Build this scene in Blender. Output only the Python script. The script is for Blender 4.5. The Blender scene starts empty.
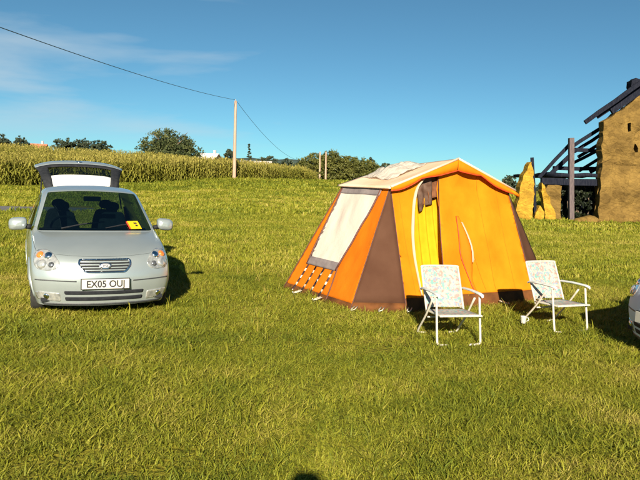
import bpy, bmesh, math, random
import numpy as np
from mathutils import Vector, Matrix, Euler, noise
from mathutils.bvhtree import BVHTree
from mathutils.geometry import delaunay_2d_cdt

rng = np.random.default_rng(7)
random.seed(7)
scene = bpy.context.scene
col = scene.collection
R = math.radians

# ------------------------------------------------------------------ camera
FPX, CAM_H, PITCH, ROLL = 686.0, 1.65, R(4.95), R(2.0)
cF = Vector((0, math.cos(PITCH), -math.sin(PITCH)))
cR0 = Vector((1, 0, 0)); cU0 = cR0.cross(cF)
cR = cR0 * math.cos(ROLL) + cU0 * math.sin(ROLL)
cU = -cR0 * math.sin(ROLL) + cU0 * math.cos(ROLL)
cam_d = bpy.data.cameras.new('camera'); cam = bpy.data.objects.new('camera', cam_d); col.objects.link(cam)
cam.matrix_world = Matrix(((cR.x, cU.x, -cF.x, 0), (cR.y, cU.y, -cF.y, 0), (cR.z, cU.z, -cF.z, CAM_H), (0, 0, 0, 1)))
cam_d.sensor_width = 36; cam_d.lens = 36 * FPX / 640; cam_d.clip_end = 6000; cam_d.clip_start = .05
scene.camera = cam

# ------------------------------------------------------------------ sky and sun
SUN_EL, SUN_AZ = R(23.0), R(181.0)          # azimuth clockwise from +Y: behind the camera
world = bpy.data.worlds.new('World'); scene.world = world; world.use_nodes = True
wn, wl = world.node_tree.nodes, world.node_tree.links
wn.clear()
w_out = wn.new('ShaderNodeOutputWorld'); w_bg = wn.new('ShaderNodeBackground'); w_sky = wn.new('ShaderNodeTexSky')
w_sky.sky_type = 'NISHITA'; w_sky.sun_disc = False; w_sky.sun_elevation = SUN_EL; w_sky.sun_rotation = SUN_AZ
w_sky.air_density = 0.65; w_sky.dust_density = 0.05; w_sky.ozone_density = 4.5
SKY_STRENGTH = 0.05
w_bg.inputs['Strength'].default_value = SKY_STRENGTH
w_tc = wn.new('ShaderNodeTexCoord'); w_sep = wn.new('ShaderNodeSeparateXYZ')
wl.new(w_tc.outputs['Generated'], w_sep.inputs[0])
def wmath(op, a, b=None, c=None, clamp=False):
    n = wn.new('ShaderNodeMath'); n.operation = op; n.use_clamp = clamp
    for k, v in enumerate((a, b, c)):
        if v is None: continue
        if isinstance(v, (int, float)): n.inputs[k].default_value = v
        else: wl.new(v, n.inputs[k])
    return n.outputs[0]
# thin high cloud: noise on a flat layer above the field (direction divided by its height)
zc = wmath('MAXIMUM', w_sep.outputs['Z'], 0.02)
zc = wmath('ADD', zc, 0.14)
pxc = wmath('DIVIDE', w_sep.outputs['X'], zc); pyc = wmath('DIVIDE', w_sep.outputs['Y'], zc)
w_cmb = wn.new('ShaderNodeCombineXYZ'); wl.new(pxc, w_cmb.inputs[0]); wl.new(pyc, w_cmb.inputs[1])
def cloud_noise(scale, loc, detail, rough, dist):
    mp = wn.new('ShaderNodeMapping'); mp.inputs['Scale'].default_value = scale; mp.inputs['Location'].default_value = loc
    mp.inputs['Rotation'].default_value = (0, 0, R(-14))
    wl.new(w_cmb.outputs[0], mp.inputs[0])
    nz = wn.new('ShaderNodeTexNoise'); nz.inputs['Scale'].default_value = 1; nz.inputs['Detail'].default_value = detail
    nz.inputs['Roughness'].default_value = rough; nz.inputs['Distortion'].default_value = dist
    wl.new(mp.outputs[0], nz.inputs['Vector']); return nz.outputs['Fac']
fine = cloud_noise((.75, 1.1, 1), (6.8, 4.3, 0), 6, .52, .25)
big = cloud_noise((.16, .16, 1), (0.5, 1.7, 0), 1, .4, .0)
# the bank of cloud lies to the west (left); the open sky elsewhere is nearly clear
bank = wmath('MULTIPLY_ADD', pxc, -0.16, -0.13)
cov = wmath('ADD', wmath('ADD', wmath('MULTIPLY', fine, 1.15), wmath('MULTIPLY', big, .5)), wmath('MINIMUM', bank, 0.10))
cov = wmath('MULTIPLY', wmath('SUBTRACT', cov, 0.80), 3.6, clamp=True)
cov = wmath('MULTIPLY', wmath('MULTIPLY', cov, 0.72), wmath('MULTIPLY', wmath('SUBTRACT', w_sep.outputs['Z'], .02), 11, clamp=True))
w_mix = wn.new('ShaderNodeMix'); w_mix.data_type = 'RGBA'
wl.new(cov, w_mix.inputs['Factor']); wl.new(w_sky.outputs[0], w_mix.inputs['A'])
w_mix.inputs['B'].default_value = (10.2, 7.2, 8.6, 1)
w_hsv = wn.new('ShaderNodeHueSaturation'); w_hsv.inputs['Saturation'].default_value = .92
wl.new(w_mix.outputs['Result'], w_hsv.inputs['Color'])
w_tint = wn.new('ShaderNodeMix'); w_tint.data_type = 'RGBA'; w_tint.blend_type = 'MULTIPLY'; w_tint.inputs['Factor'].default_value = 1   # dims the whole sky further and tints it teal
w_tint.inputs['B'].default_value = (.445, .71, .65, 1); wl.new(w_hsv.outputs[0], w_tint.inputs['A'])
wl.new(w_tint.outputs['Result'], w_bg.inputs['Color']); wl.new(w_bg.outputs[0], w_out.inputs[0])

sun_d = bpy.data.lights.new('sun', 'SUN'); sun_d.energy = 4.6; sun_d.angle = R(.55); sun_d.color = (1.0, .87, .68)
sun = bpy.data.objects.new('sun', sun_d); col.objects.link(sun)
sdir = Vector((math.sin(SUN_AZ) * math.cos(SUN_EL), math.cos(SUN_AZ) * math.cos(SUN_EL), math.sin(SUN_EL)))
sun.rotation_euler = sdir.to_track_quat('Z', 'Y').to_euler()
sun.location = sdir * 60

vs = scene.view_settings
vs.view_transform = 'Standard'; vs.look = 'None'; vs.gamma = 1; vs.exposure = 1.42
scene.render.engine = 'CYCLES'
scene.cycles.max_bounces = 6; scene.cycles.transparent_max_bounces = 12

# ------------------------------------------------------------------ pixel -> place
CAMP = Vector((0, 0, CAM_H))
def ray(px, py): return cF + cR * ((px - 320) / FPX) + cU * ((240 - py) / FPX)
def at_y(px, py, Y):
    r = ray(px, py); return CAMP + r * (Y / r.y)
def on_z(px, py, z=0.0):
    r = ray(px, py); return CAMP + r * ((z - CAM_H) / r.z)

# ------------------------------------------------------------------ terrain heights
TY = np.array([-1e4, 13, 35, 62, 130, 220, 450, 1e5])
TU = np.array([-.95, -.47, -.28, -.12, .03, .4, .9])
TZ = np.array([[0, 0, 0, 0, 0, 0, 0], [0, 0, 0, 0, 0, 0, 0],
               [.05, .05, .2, .42, .4, .0, .0], [.1, .15, .7, 1.38, 1.5, .7, .4],
               [3.9, 3.9, 3.4, 2.5, 1.4, 1.0, 1.0], [7, 7, 5.6, 3.6, 1.6, 1.2, 1.2],
               [9, 9, 8, 5, 2.6, 1.6, 1.6], [9, 9, 8, 5, 2.6, 1.6, 1.6]])
def zt(x, y):
    x = np.asarray(x, float); y = np.asarray(y, float)
    u = np.clip(x / np.maximum(y, 8), TU[0], TU[-1])
    i = np.clip(np.searchsorted(TY, y) - 1, 0, len(TY) - 2); j = np.clip(np.searchsorted(TU, u) - 1, 0, len(TU) - 2)
    a = np.clip((y - TY[i]) / (TY[i + 1] - TY[i]), 0, 1); b = np.clip((u - TU[j]) / (TU[j + 1] - TU[j]), 0, 1)
    a = a * .35 + .65 * a * a * (3 - 2 * a); b = b * b * (3 - 2 * b)
    z = (TZ[i, j] * (1 - a) * (1 - b) + TZ[i + 1, j] * a * (1 - b) + TZ[i, j + 1] * (1 - a) * b + TZ[i + 1, j + 1] * a * b)
    return z
def ztf(x, y): return float(zt(x, y))

# ------------------------------------------------------------------ materials
def new_mat(name):
    m = bpy.data.materials.new(name); m.use_nodes = True
    n, l = m.node_tree.nodes, m.node_tree.links
    return m, n, l, n['Principled BSDF']
def setp(p, **kw):
    for k, v in kw.items():
        k = k.replace('_', ' ')
        if k in p.inputs: p.inputs[k].default_value = v
def c4(c): return (c[0], c[1], c[2], 1)
def mat(name, c1, c2=None, scale=8, rough=.6, metallic=0., bump=0., bscale=None, detail=4, coat=0., spec=None, stretch=None, thr=(.35, .65)):
    m, n, l, p = new_mat(name)
    setp(p, Roughness=rough, Metallic=metallic, Coat_Weight=coat)
    if spec is not None: p.inputs['Specular IOR Level'].default_value = spec
    tc = n.new('ShaderNodeTexCoord'); vec = tc.outputs['Object']
    if stretch:
        mp = n.new('ShaderNodeMapping'); mp.inputs['Scale'].default_value = stretch; l.new(vec, mp.inputs[0]); vec = mp.outputs[0]
    nz = n.new('ShaderNodeTexNoise'); nz.inputs['Scale'].default_value = scale; nz.inputs['Detail'].default_value = detail; l.new(vec, nz.inputs['Vector'])
    rp = n.new('ShaderNodeValToRGB'); e = rp.color_ramp.elements
    e[0].position, e[1].position = thr; e[0].color = c4(c1); e[1].color = c4(c2 if c2 else [min(1, v * 1.18) for v in c1])
    l.new(nz.outputs['Fac'], rp.inputs[0]); l.new(rp.outputs[0], p.inputs['Base Color'])
    if bump:
        nb = n.new('ShaderNodeTexNoise'); nb.inputs['Scale'].default_value = bscale or scale * 3; nb.inputs['Detail'].default_value = 5; l.new(vec, nb.inputs['Vector'])
        bp = n.new('ShaderNodeBump'); bp.inputs['Strength'].default_value = bump; bp.inputs['Distance'].default_value = .02
        l.new(nb.outputs['Fac'], bp.inputs['Height']); l.new(bp.outputs[0], p.inputs['Normal'])
    return m
def cloth(name, c1, c2, scale=3, trans=.35, rough=.85, weave=True, tcol=None):
    """woven cloth: diffuse + translucent, so light shines through it"""
    m, n, l, p = new_mat(name); setp(p, Roughness=rough); p.inputs['Specular IOR Level'].default_value = .15
    tc = n.new('ShaderNodeTexCoord')
    nz = n.new('ShaderNodeTexNoise'); nz.inputs['Scale'].default_value = scale; nz.inputs['Detail'].default_value = 5; l.new(tc.outputs['Object'], nz.inputs['Vector'])
    rp = n.new('ShaderNodeValToRGB'); e = rp.color_ramp.elements; e[0].position, e[1].position = .35, .68
    e[0].color, e[1].color = c4(c1), c4(c2); l.new(nz.outputs['Fac'], rp.inputs[0]); l.new(rp.outputs[0], p.inputs['Base Color'])
    tr = n.new('ShaderNodeBsdfTranslucent'); tr.inputs['Color'].default_value = c4(tcol or c2)
    mx = n.new('ShaderNodeMixShader'); mx.inputs[0].default_value = trans
    l.new(p.outputs[0], mx.inputs[1]); l.new(tr.outputs[0], mx.inputs[2]); l.new(mx.outputs[0], n['Material Output'].inputs['Surface'])
    nb = n.new('ShaderNodeTexNoise'); nb.inputs['Scale'].default_value = 5; nb.inputs['Detail'].default_value = 3; l.new(tc.outputs['Object'], nb.inputs['Vector'])
    bp = n.new('ShaderNodeBump'); bp.inputs['Strength'].default_value = .35; bp.inputs['Distance'].default_value = .03
    l.new(nb.outputs['Fac'], bp.inputs['Height']); l.new(bp.outputs[0], p.inputs['Normal']); l.new(bp.outputs[0], tr.inputs['Normal'])
    return m
def glass(name, tint, fres=.06, rough=.02, refl=.5):
    m, n, l, p = new_mat(name); n.remove(p)
    tr = n.new('ShaderNodeBsdfTransparent'); tr.inputs[0].default_value = c4(tint)
    gl = n.new('ShaderNodeBsdfGlossy'); gl.inputs['Roughness'].default_value = rough; gl.inputs['Color'].default_value = (.9, .95, 1, 1)
    fr = n.new('ShaderNodeLayerWeight'); fr.inputs[0].default_value = .25
    nz = n.new('ShaderNodeTexNoise'); nz.inputs['Scale'].default_value = 6
    ma = n.new('ShaderNodeMath'); ma.operation = 'MULTIPLY_ADD'; l.new(fr.outputs['Fresnel'], ma.inputs[0]); ma.inputs[1].default_value = refl; ma.inputs[2].default_value = fres; ma.use_clamp = True
    mx = n.new('ShaderNodeMixShader'); l.new(ma.outputs[0], mx.inputs[0]); l.new(tr.outputs[0], mx.inputs[1]); l.new(gl.outputs[0], mx.inputs[2])
    l.new(mx.outputs[0], n['Material Output'].inputs['Surface'])
    return m
def leafmat(name, dark, mid, light, trans=.3, rough=.55):
    """foliage: colour by a per-plant 'tint' attribute plus fine noise"""
    m, n, l, p = new_mat(name); setp(p, Roughness=rough); p.inputs['Specular IOR Level'].default_value = .25
    at = n.new('ShaderNodeAttribute'); at.attribute_name = 'tint'; at.attribute_type = 'INSTANCER'
    ag = n.new('ShaderNodeAttribute'); ag.attribute_name = 'leaf'; ag.attribute_type = 'GEOMETRY'
    ad = n.new('ShaderNodeMath'); ad.operation = 'ADD'; l.new(at.outputs['Fac'], ad.inputs[0]); l.new(ag.outputs['Fac'], ad.inputs[1])
    rp = n.new('ShaderNodeValToRGB'); e = rp.color_ramp.elements; e[0].position = .1; e[1].position = .95
    e[0].color, e[1].color = c4(dark), c4(light); k = e.new(.5); k.color = c4(mid)
    l.new(ad.outputs[0], rp.inputs[0]); l.new(rp.outputs[0], p.inputs['Base Color'])
    tr = n.new('ShaderNodeBsdfTranslucent'); l.new(rp.outputs[0], tr.inputs['Color'])
    mx = n.new('ShaderNodeMixShader'); mx.inputs[0].default_value = trans
    l.new(p.outputs[0], mx.inputs[1]); l.new(tr.outputs[0], mx.inputs[2]); l.new(mx.outputs[0], n['Material Output'].inputs['Surface'])
    return m

M = {}
M['paint'] = mat('silver_paint', (.37, .43, .44), (.40, .46, .47), 3, .28, .55, coat=.6)
M['paint_sunlit'] = mat('sunlit_silver_paint', (.80, .82, .80), (.84, .86, .84), 3, .3, .15, coat=.5)  # silver paint with the brightness of a sun glint put into its colour
M['paint_blue'] = mat('pale_blue_paint', (.42, .54, .66), (.46, .58, .70), 3, .6, .0, coat=.0)
M['black'] = mat('black_plastic', (.010, .012, .016), (.018, .020, .024), 20, .75, spec=.2)
M['trim'] = mat('dark_trim', (.03, .035, .04), (.05, .055, .06), 12, .55)
M['seat'] = mat('dark_seat_cloth', (.02, .025, .028), (.04, .045, .05), 25, .9)
M['rubber'] = mat('tyre_rubber', (.018, .018, .018), (.03, .03, .028), 15, .8)
M['chrome'] = mat('chrome', (.75, .77, .78), (.82, .83, .84), 5, .12, 1.)
M['alloy'] = mat('wheel_alloy', (.5, .51, .52), (.58, .59, .6), 6, .35, .8)
M['lamp'] = mat('lamp_reflector', (.34, .36, .36), (.60, .62, .60), 22, .18, .6, coat=.8)
M['lamp_dark'] = mat('lamp_bowl', (.08, .09, .1), (.18, .19, .2), 30, .15, .6, coat=.9)
M['amber'] = mat('amber_lens', (.55, .13, .02), (.62, .18, .04), 40, .2, coat=.9)
M['plate'] = mat('plate_white', (.42, .42, .38), (.46, .46, .42), 8, .5)
M['ink'] = mat('ink', (.012, .012, .015), (.02, .02, .025), 8, .6)
M['yellow_card'] = mat('yellow_card', (.55, .36, .003), (.60, .41, .006), 8, .6)
M['red_card'] = mat('red_card', (.6, .05, .02), (.7, .07, .03), 8, .6)
M['windscreen'] = glass('windscreen_glass', (.13, .22, .23), .10)
M['glass'] = glass('window_glass', (.42, .52, .5), .06)
M['hatch_glass'] = glass('hatch_glass', (.26, .33, .31), .02, refl=.08)
M['orange'] = cloth('orange_canvas', (.55, .165, .003), (.70, .22, .006), 2.2, .2, tcol=(1, .30, .01))
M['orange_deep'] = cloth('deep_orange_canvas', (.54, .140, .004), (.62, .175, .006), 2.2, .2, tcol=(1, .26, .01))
M['brown'] = cloth('brown_canvas', (.068, .030, .017), (.088, .042, .025), 2.5, .12)
M['mud'] = cloth('mud_wall', (.075, .030, .012), (.17, .065, .02), 5, .15)
M['roof'] = cloth('pale_roof_canvas', (.80, .52, .34), (.82, .66, .52), 1.6, .25)
M['blind'] = cloth('cream_blind', (.60, .53, .46), (.66, .59, .52), 1.5, .2)
M['band'] = cloth('grey_band', (.17, .145, .15), (.23, .20, .20), 8, .1)
M['yellow'] = cloth('yellow_lining', (.56, .29, .006), (.68, .38, .010), 4, .3)
M['lining'] = cloth('white_lining', (.60, .48, .32), (.68, .56, .40), 4, .3)
M['inner'] = cloth('brown_inner', (.10, .04, .018), (.20, .085, .04), 9, .15)
M['garment'] = cloth('greyish_garment', (.065, .034, .022), (.13, .085, .065), 10, .1)
M['piping'] = mat('red_piping', (.42, .03, .008), (.55, .05, .012), 20, .6)
M['dark_piping'] = mat('dark_piping', (.06, .022, .018), (.10, .035, .025), 20, .7)
M['white_metal'] = mat('white_enamel_tube', (.44, .42, .34), (.52, .49, .41), 30, .35, .0, coat=.3)
M['arm'] = mat('grey_plastic_arm', (.42, .46, .46), (.55, .57, .56), 12, .5)
M['steel'] = mat('peg_steel', (.6, .6, .58), (.75, .75, .72), 30, .35, .8)
M['pole'] = mat('pole_wood', (.30, .19, .135), (.44, .30, .22), 4, .8, bump=.4, stretch=(8, 8, .6))
M['wire'] = mat('wire', (.05, .09, .12), (.07, .11, .14), 5, .6)
def rubble(name, c1, c2, mort, scale):
    """earth and rubble wall: uneven stones in earth mortar, stained in streaks"""
    m, n, l, p = new_mat(name); setp(p, Roughness=.95); p.inputs['Specular IOR Level'].default_value = .1
    tc = n.new('ShaderNodeTexCoord'); mp = n.new('ShaderNodeMapping'); mp.inputs['Scale'].default_value = (1, 1, 1.7); l.new(tc.outputs['Object'], mp.inputs[0])
    nd = n.new('ShaderNodeTexNoise'); nd.inputs['Scale'].default_value = 2.5; nd.inputs['Detail'].default_value = 3; l.new(mp.outputs[0], nd.inputs['Vector'])
    wv = n.new('ShaderNodeMix'); wv.data_type = 'VECTOR'; wv.inputs['Factor'].default_value = .12; l.new(mp.outputs[0], wv.inputs['A']); l.new(nd.outputs['Color'], wv.inputs['B'])
    vo = n.new('ShaderNodeTexVoronoi'); vo.inputs['Scale'].default_value = scale; l.new(wv.outputs['Result'], vo.inputs['Vector'])
    ve = n.new('ShaderNodeTexVoronoi'); ve.feature = 'DISTANCE_TO_EDGE'; ve.inputs['Scale'].default_value = scale; l.new(wv.outputs['Result'], ve.inputs['Vector'])
    sp = n.new('ShaderNodeSeparateColor'); l.new(vo.outputs['Color'], sp.inputs[0])
    ns = n.new('ShaderNodeTexNoise'); ns.inputs['Scale'].default_value = 1.1; ns.inputs['Detail'].default_value = 8; l.new(tc.outputs['Object'], ns.inputs['Vector'])
    ad = n.new('ShaderNodeMath'); ad.operation = 'MULTIPLY_ADD'; l.new(sp.outputs[0], ad.inputs[0]); ad.inputs[1].default_value = .15; l.new(ns.outputs['Fac'], ad.inputs[2])
    rp = n.new('ShaderNodeValToRGB'); e = rp.color_ramp.elements; e[0].position, e[1].position = .38, .78; e[0].color, e[1].color = c4(c1), c4(c2); l.new(ad.outputs[0], rp.inputs[0])
    mr = n.new('ShaderNodeMapRange'); mr.inputs['From Min'].default_value = -.22; mr.inputs['From Max'].default_value = .12; l.new(ve.outputs['Distance'], mr.inputs['Value'])
    mx = n.new('ShaderNodeMix'); mx.data_type = 'RGBA'; l.new(mr.outputs[0], mx.inputs['Factor']); mx.inputs['A'].default_value = c4(mort); l.new(rp.outputs[0], mx.inputs['B'])
    l.new(mx.outputs['Result'], p.inputs['Base Color'])
    nb = n.new('ShaderNodeTexNoise'); nb.inputs['Scale'].default_value = 9; nb.inputs['Detail'].default_value = 8; l.new(tc.outputs['Object'], nb.inputs['Vector'])
    hm = n.new('ShaderNodeMath'); hm.operation = 'MULTIPLY_ADD'; l.new(mr.outputs[0], hm.inputs[0]); hm.inputs[1].default_value = .22; l.new(nb.outputs['Fac'], hm.inputs[2])
    bp = n.new('ShaderNodeBump'); bp.inputs['Strength'].default_value = .9; bp.inputs['Distance'].default_value = .07; l.new(hm.outputs[0], bp.inputs['Height']); l.new(bp.outputs[0], p.inputs['Normal'])
    return m
M['cob'] = rubble('ochre_rubble_wall', (.095, .060, .018), (.20, .128, .036), (.085, .053, .016), 4.5)
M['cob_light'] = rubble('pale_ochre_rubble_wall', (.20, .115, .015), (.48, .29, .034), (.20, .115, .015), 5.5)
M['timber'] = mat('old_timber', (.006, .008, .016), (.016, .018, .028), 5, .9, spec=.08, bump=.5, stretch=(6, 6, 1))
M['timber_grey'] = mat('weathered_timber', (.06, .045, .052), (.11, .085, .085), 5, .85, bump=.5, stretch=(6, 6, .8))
M['white_wall'] = mat('white_render', (.5, .46, .42), (.56, .52, .48), 1, .9)
M['tile'] = mat('red_tiles', (.36, .12, .07), (.48, .18, .1), 3, .9)
M['window_dark'] = mat('dark_window', (.03, .035, .04), (.05, .055, .06), 3, .2)
M['bark'] = mat('bark', (.07, .05, .035), (.14, .10, .07), 6, .95, bump=.7)
M['leaf_oak'] = leafmat('leaf_green', (.030, .044, .018), (.066, .084, .030), (.125, .130, .045), .2)
M['leaf_dark'] = leafmat('leaf_dark_green', (.022, .036, .026), (.045, .064, .038), (.080, .098, .050), .2)
M['leaf_olive'] = leafmat('leaf_olive', (.055, .066, .016), (.105, .112, .026), (.17, .165, .042), .22)
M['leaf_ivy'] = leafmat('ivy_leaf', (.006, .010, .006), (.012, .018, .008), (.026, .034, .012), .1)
M['grass'] = leafmat('grass_blade', (.105, .135, .011), (.220, .225, .017), (.36, .30, .07), .22, .65)
M['maize'] = leafmat('maize_leaf', (.115, .135, .016), (.215, .210, .030), (.40, .345, .09), .25, .65)
M['person'] = mat('dark_clothes', (.05, .06, .09), (.07, .08, .11), 10, .9)
M['skin'] = mat('skin', (.50, .30, .22), (.55, .34, .25), 10, .6)
M['hair'] = mat('hair', (.05, .03, .02), (.08, .05, .03), 60, .7)

def plastic_mat():
    m, n, l, p = new_mat('crumpled_clear_plastic')
    setp(p, Roughness=.35, Base_Color=(.62, .58, .52, 1))
    tc = n.new('ShaderNodeTexCoord'); nz = n.new('ShaderNodeTexNoise'); nz.inputs['Scale'].default_value = 14; nz.inputs['Detail'].default_value = 4
    l.new(tc.outputs['Object'], nz.inputs['Vector'])
    bp = n.new('ShaderNodeBump'); bp.inputs['Strength'].default_value = .8; bp.inputs['Distance'].default_value = .03
    l.new(nz.outputs['Fac'], bp.inputs['Height']); l.new(bp.outputs[0], p.inputs['Normal'])
    tr = n.new('ShaderNodeBsdfTransparent'); tr.inputs[0].default_value = (.9, .9, .88, 1)
    mx = n.new('ShaderNodeMixShader'); mx.inputs[0].default_value = .5
    l.new(p.outputs[0], mx.inputs[1]); l.new(tr.outputs[0], mx.inputs[2]); l.new(mx.outputs[0], n['Material Output'].inputs['Surface'])
    return m
M['plastic'] = plastic_mat()

def floral_mat():
    m, n, l, p = new_mat('floral_print_cloth'); setp(p, Roughness=.8); p.inputs['Specular IOR Level'].default_value = .2
    tc = n.new('ShaderNodeTexCoord')
    def blot(scale, seed, lo, hi):
        mp = n.new('ShaderNodeMapping'); mp.inputs['Location'].default_value = (seed, seed * .7, seed * 1.3); l.new(tc.outputs['Object'], mp.inputs[0])
        v = n.new('ShaderNodeTexNoise'); v.inputs['Scale'].default_value = scale; v.inputs['Detail'].default_value = 2; l.new(mp.outputs[0], v.inputs['Vector'])
        r = n.new('ShaderNodeMapRange'); r.inputs['From Min'].default_value = lo; r.inputs['From Max'].default_value = hi; l.new(v.outputs['Fac'], r.inputs['Value'])
        return r.outputs[0]
    cur = None
    for (c, sc, sd, lo, hi) in (((.17, .32, .31), 24, 3, .53, .58), ((.42, .23, .205), 27, 9, .55, .60), ((.22, .265, .35), 32, 17, .57, .61)):
        mx = n.new('ShaderNodeMix'); mx.data_type = 'RGBA'
        l.new(blot(sc, sd, lo, hi), mx.inputs['Factor'])
        if cur is None: mx.inputs['A'].default_value = (.40, .385, .335, 1)
        else: l.new(cur, mx.inputs['A'])
        mx.inputs['B'].default_value = c4(c); cur = mx.outputs['Result']
    l.new(cur, p.inputs['Base Color'])
    tr = n.new('ShaderNodeBsdfTranslucent'); l.new(cur, tr.inputs['Color'])
    ms = n.new('ShaderNodeMixShader'); ms.inputs[0].default_value = .15
    l.new(p.outputs[0], ms.inputs[1]); l.new(tr.outputs[0], ms.inputs[2]); l.new(ms.outputs[0], n['Material Output'].inputs['Surface'])
    return m
M['floral'] = floral_mat()

def dashed_mat():
    m, n, l, p = new_mat('dashed_strap'); setp(p, Roughness=.8)
    tc = n.new('ShaderNodeTexCoord'); sp = n.new('ShaderNodeSeparateXYZ'); l.new(tc.outputs['Object'], sp.inputs[0])
    a = n.new('ShaderNodeMath'); a.operation = 'MULTIPLY'; a.inputs[1].default_value = 60; l.new(sp.outputs['Z'], a.inputs[0])
    s = n.new('ShaderNodeMath'); s.operation = 'SINE'; l.new(a.outputs[0], s.inputs[0])
    g = n.new('ShaderNodeMath'); g.operation = 'GREATER_THAN'; g.inputs[1].default_value = .35; l.new(s.outputs[0], g.inputs[0])
    mx = n.new('ShaderNodeMix'); mx.data_type = 'RGBA'; l.new(g.outputs[0], mx.inputs['Factor'])
    mx.inputs['A'].default_value = (.045, .02, .02, 1); mx.inputs['B'].default_value = (.75, .62, .45, 1); l.new(mx.outputs['Result'], p.inputs['Base Color'])
    return m
M['strap'] = dashed_mat()

def ground_mat():
    m, n, l, p = new_mat('meadow_soil'); setp(p, Roughness=.95); p.inputs['Specular IOR Level'].default_value = .1
    tc = n.new('ShaderNodeTexCoord')
    def nz(scale, st=(1, 1, 1), det=5):
        mp = n.new('ShaderNodeMapping'); mp.inputs['Scale'].default_value = st; l.new(tc.outputs['Object'], mp.inputs[0])
        v = n.new('ShaderNodeTexNoise'); v.inputs['Scale'].default_value = scale; v.inputs['Detail'].default_value = det; l.new(mp.outputs[0], v.inputs['Vector']); return v.outputs['Fac']
    r1 = n.new('ShaderNodeValToRGB'); e = r1.color_ramp.elements; e[0].position, e[1].position = .38, .66
    e[0].color = (.115, .13, .013, 1); e[1].color = (.24, .21, .022, 1); l.new(nz(.35, (.35, 1.3, 1), 6), r1.inputs[0])
    r2 = n.new('ShaderNodeValToRGB'); e = r2.color_ramp.elements; e[0].position, e[1].position = .58, .76
    e[0].color = (0, 0, 0, 1); e[1].color = (1, 1, 1, 1); l.new(nz(.8, (1, 1, 1), 6), r2.inputs[0])
    mx = n.new('ShaderNodeMix'); mx.data_type = 'RGBA'; l.new(r2.outputs[0], mx.inputs['Factor']); l.new(r1.outputs[0], mx.inputs['A']); mx.inputs['B'].default_value = (.30, .20, .06, 1)
    m2 = n.new('ShaderNodeMix'); m2.data_type = 'RGBA'; m2.blend_type = 'MULTIPLY'; m2.inputs['Factor'].default_value = .6
    r3 = n.new('ShaderNodeValToRGB'); e = r3.color_ramp.elements; e[0].position, e[1].position = .3, .7; e[0].color = (.5, .5, .5, 1); e[1].color = (1.25, 1.25, 1.25, 1)
    l.new(nz(14, (1, 1, 1), 6), r3.inputs[0]); l.new(mx.outputs['Result'], m2.inputs['A']); l.new(r3.outputs[0], m2.inputs['B'])
    l.new(m2.outputs['Result'], p.inputs['Base Color'])
    bp = n.new('ShaderNodeBump'); bp.inputs['Strength'].default_value = 1; bp.inputs['Distance'].default_value = .08; l.new(nz(18, (1, 1, 1), 8), bp.inputs['Height']); l.new(bp.outputs[0], p.inputs['Normal'])
    return m
M['ground'] = ground_mat()
M['asphalt'] = mat('track_surface', (.085, .085, .09), (.13, .13, .135), 3, .9, bump=.4, bscale=40)

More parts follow.
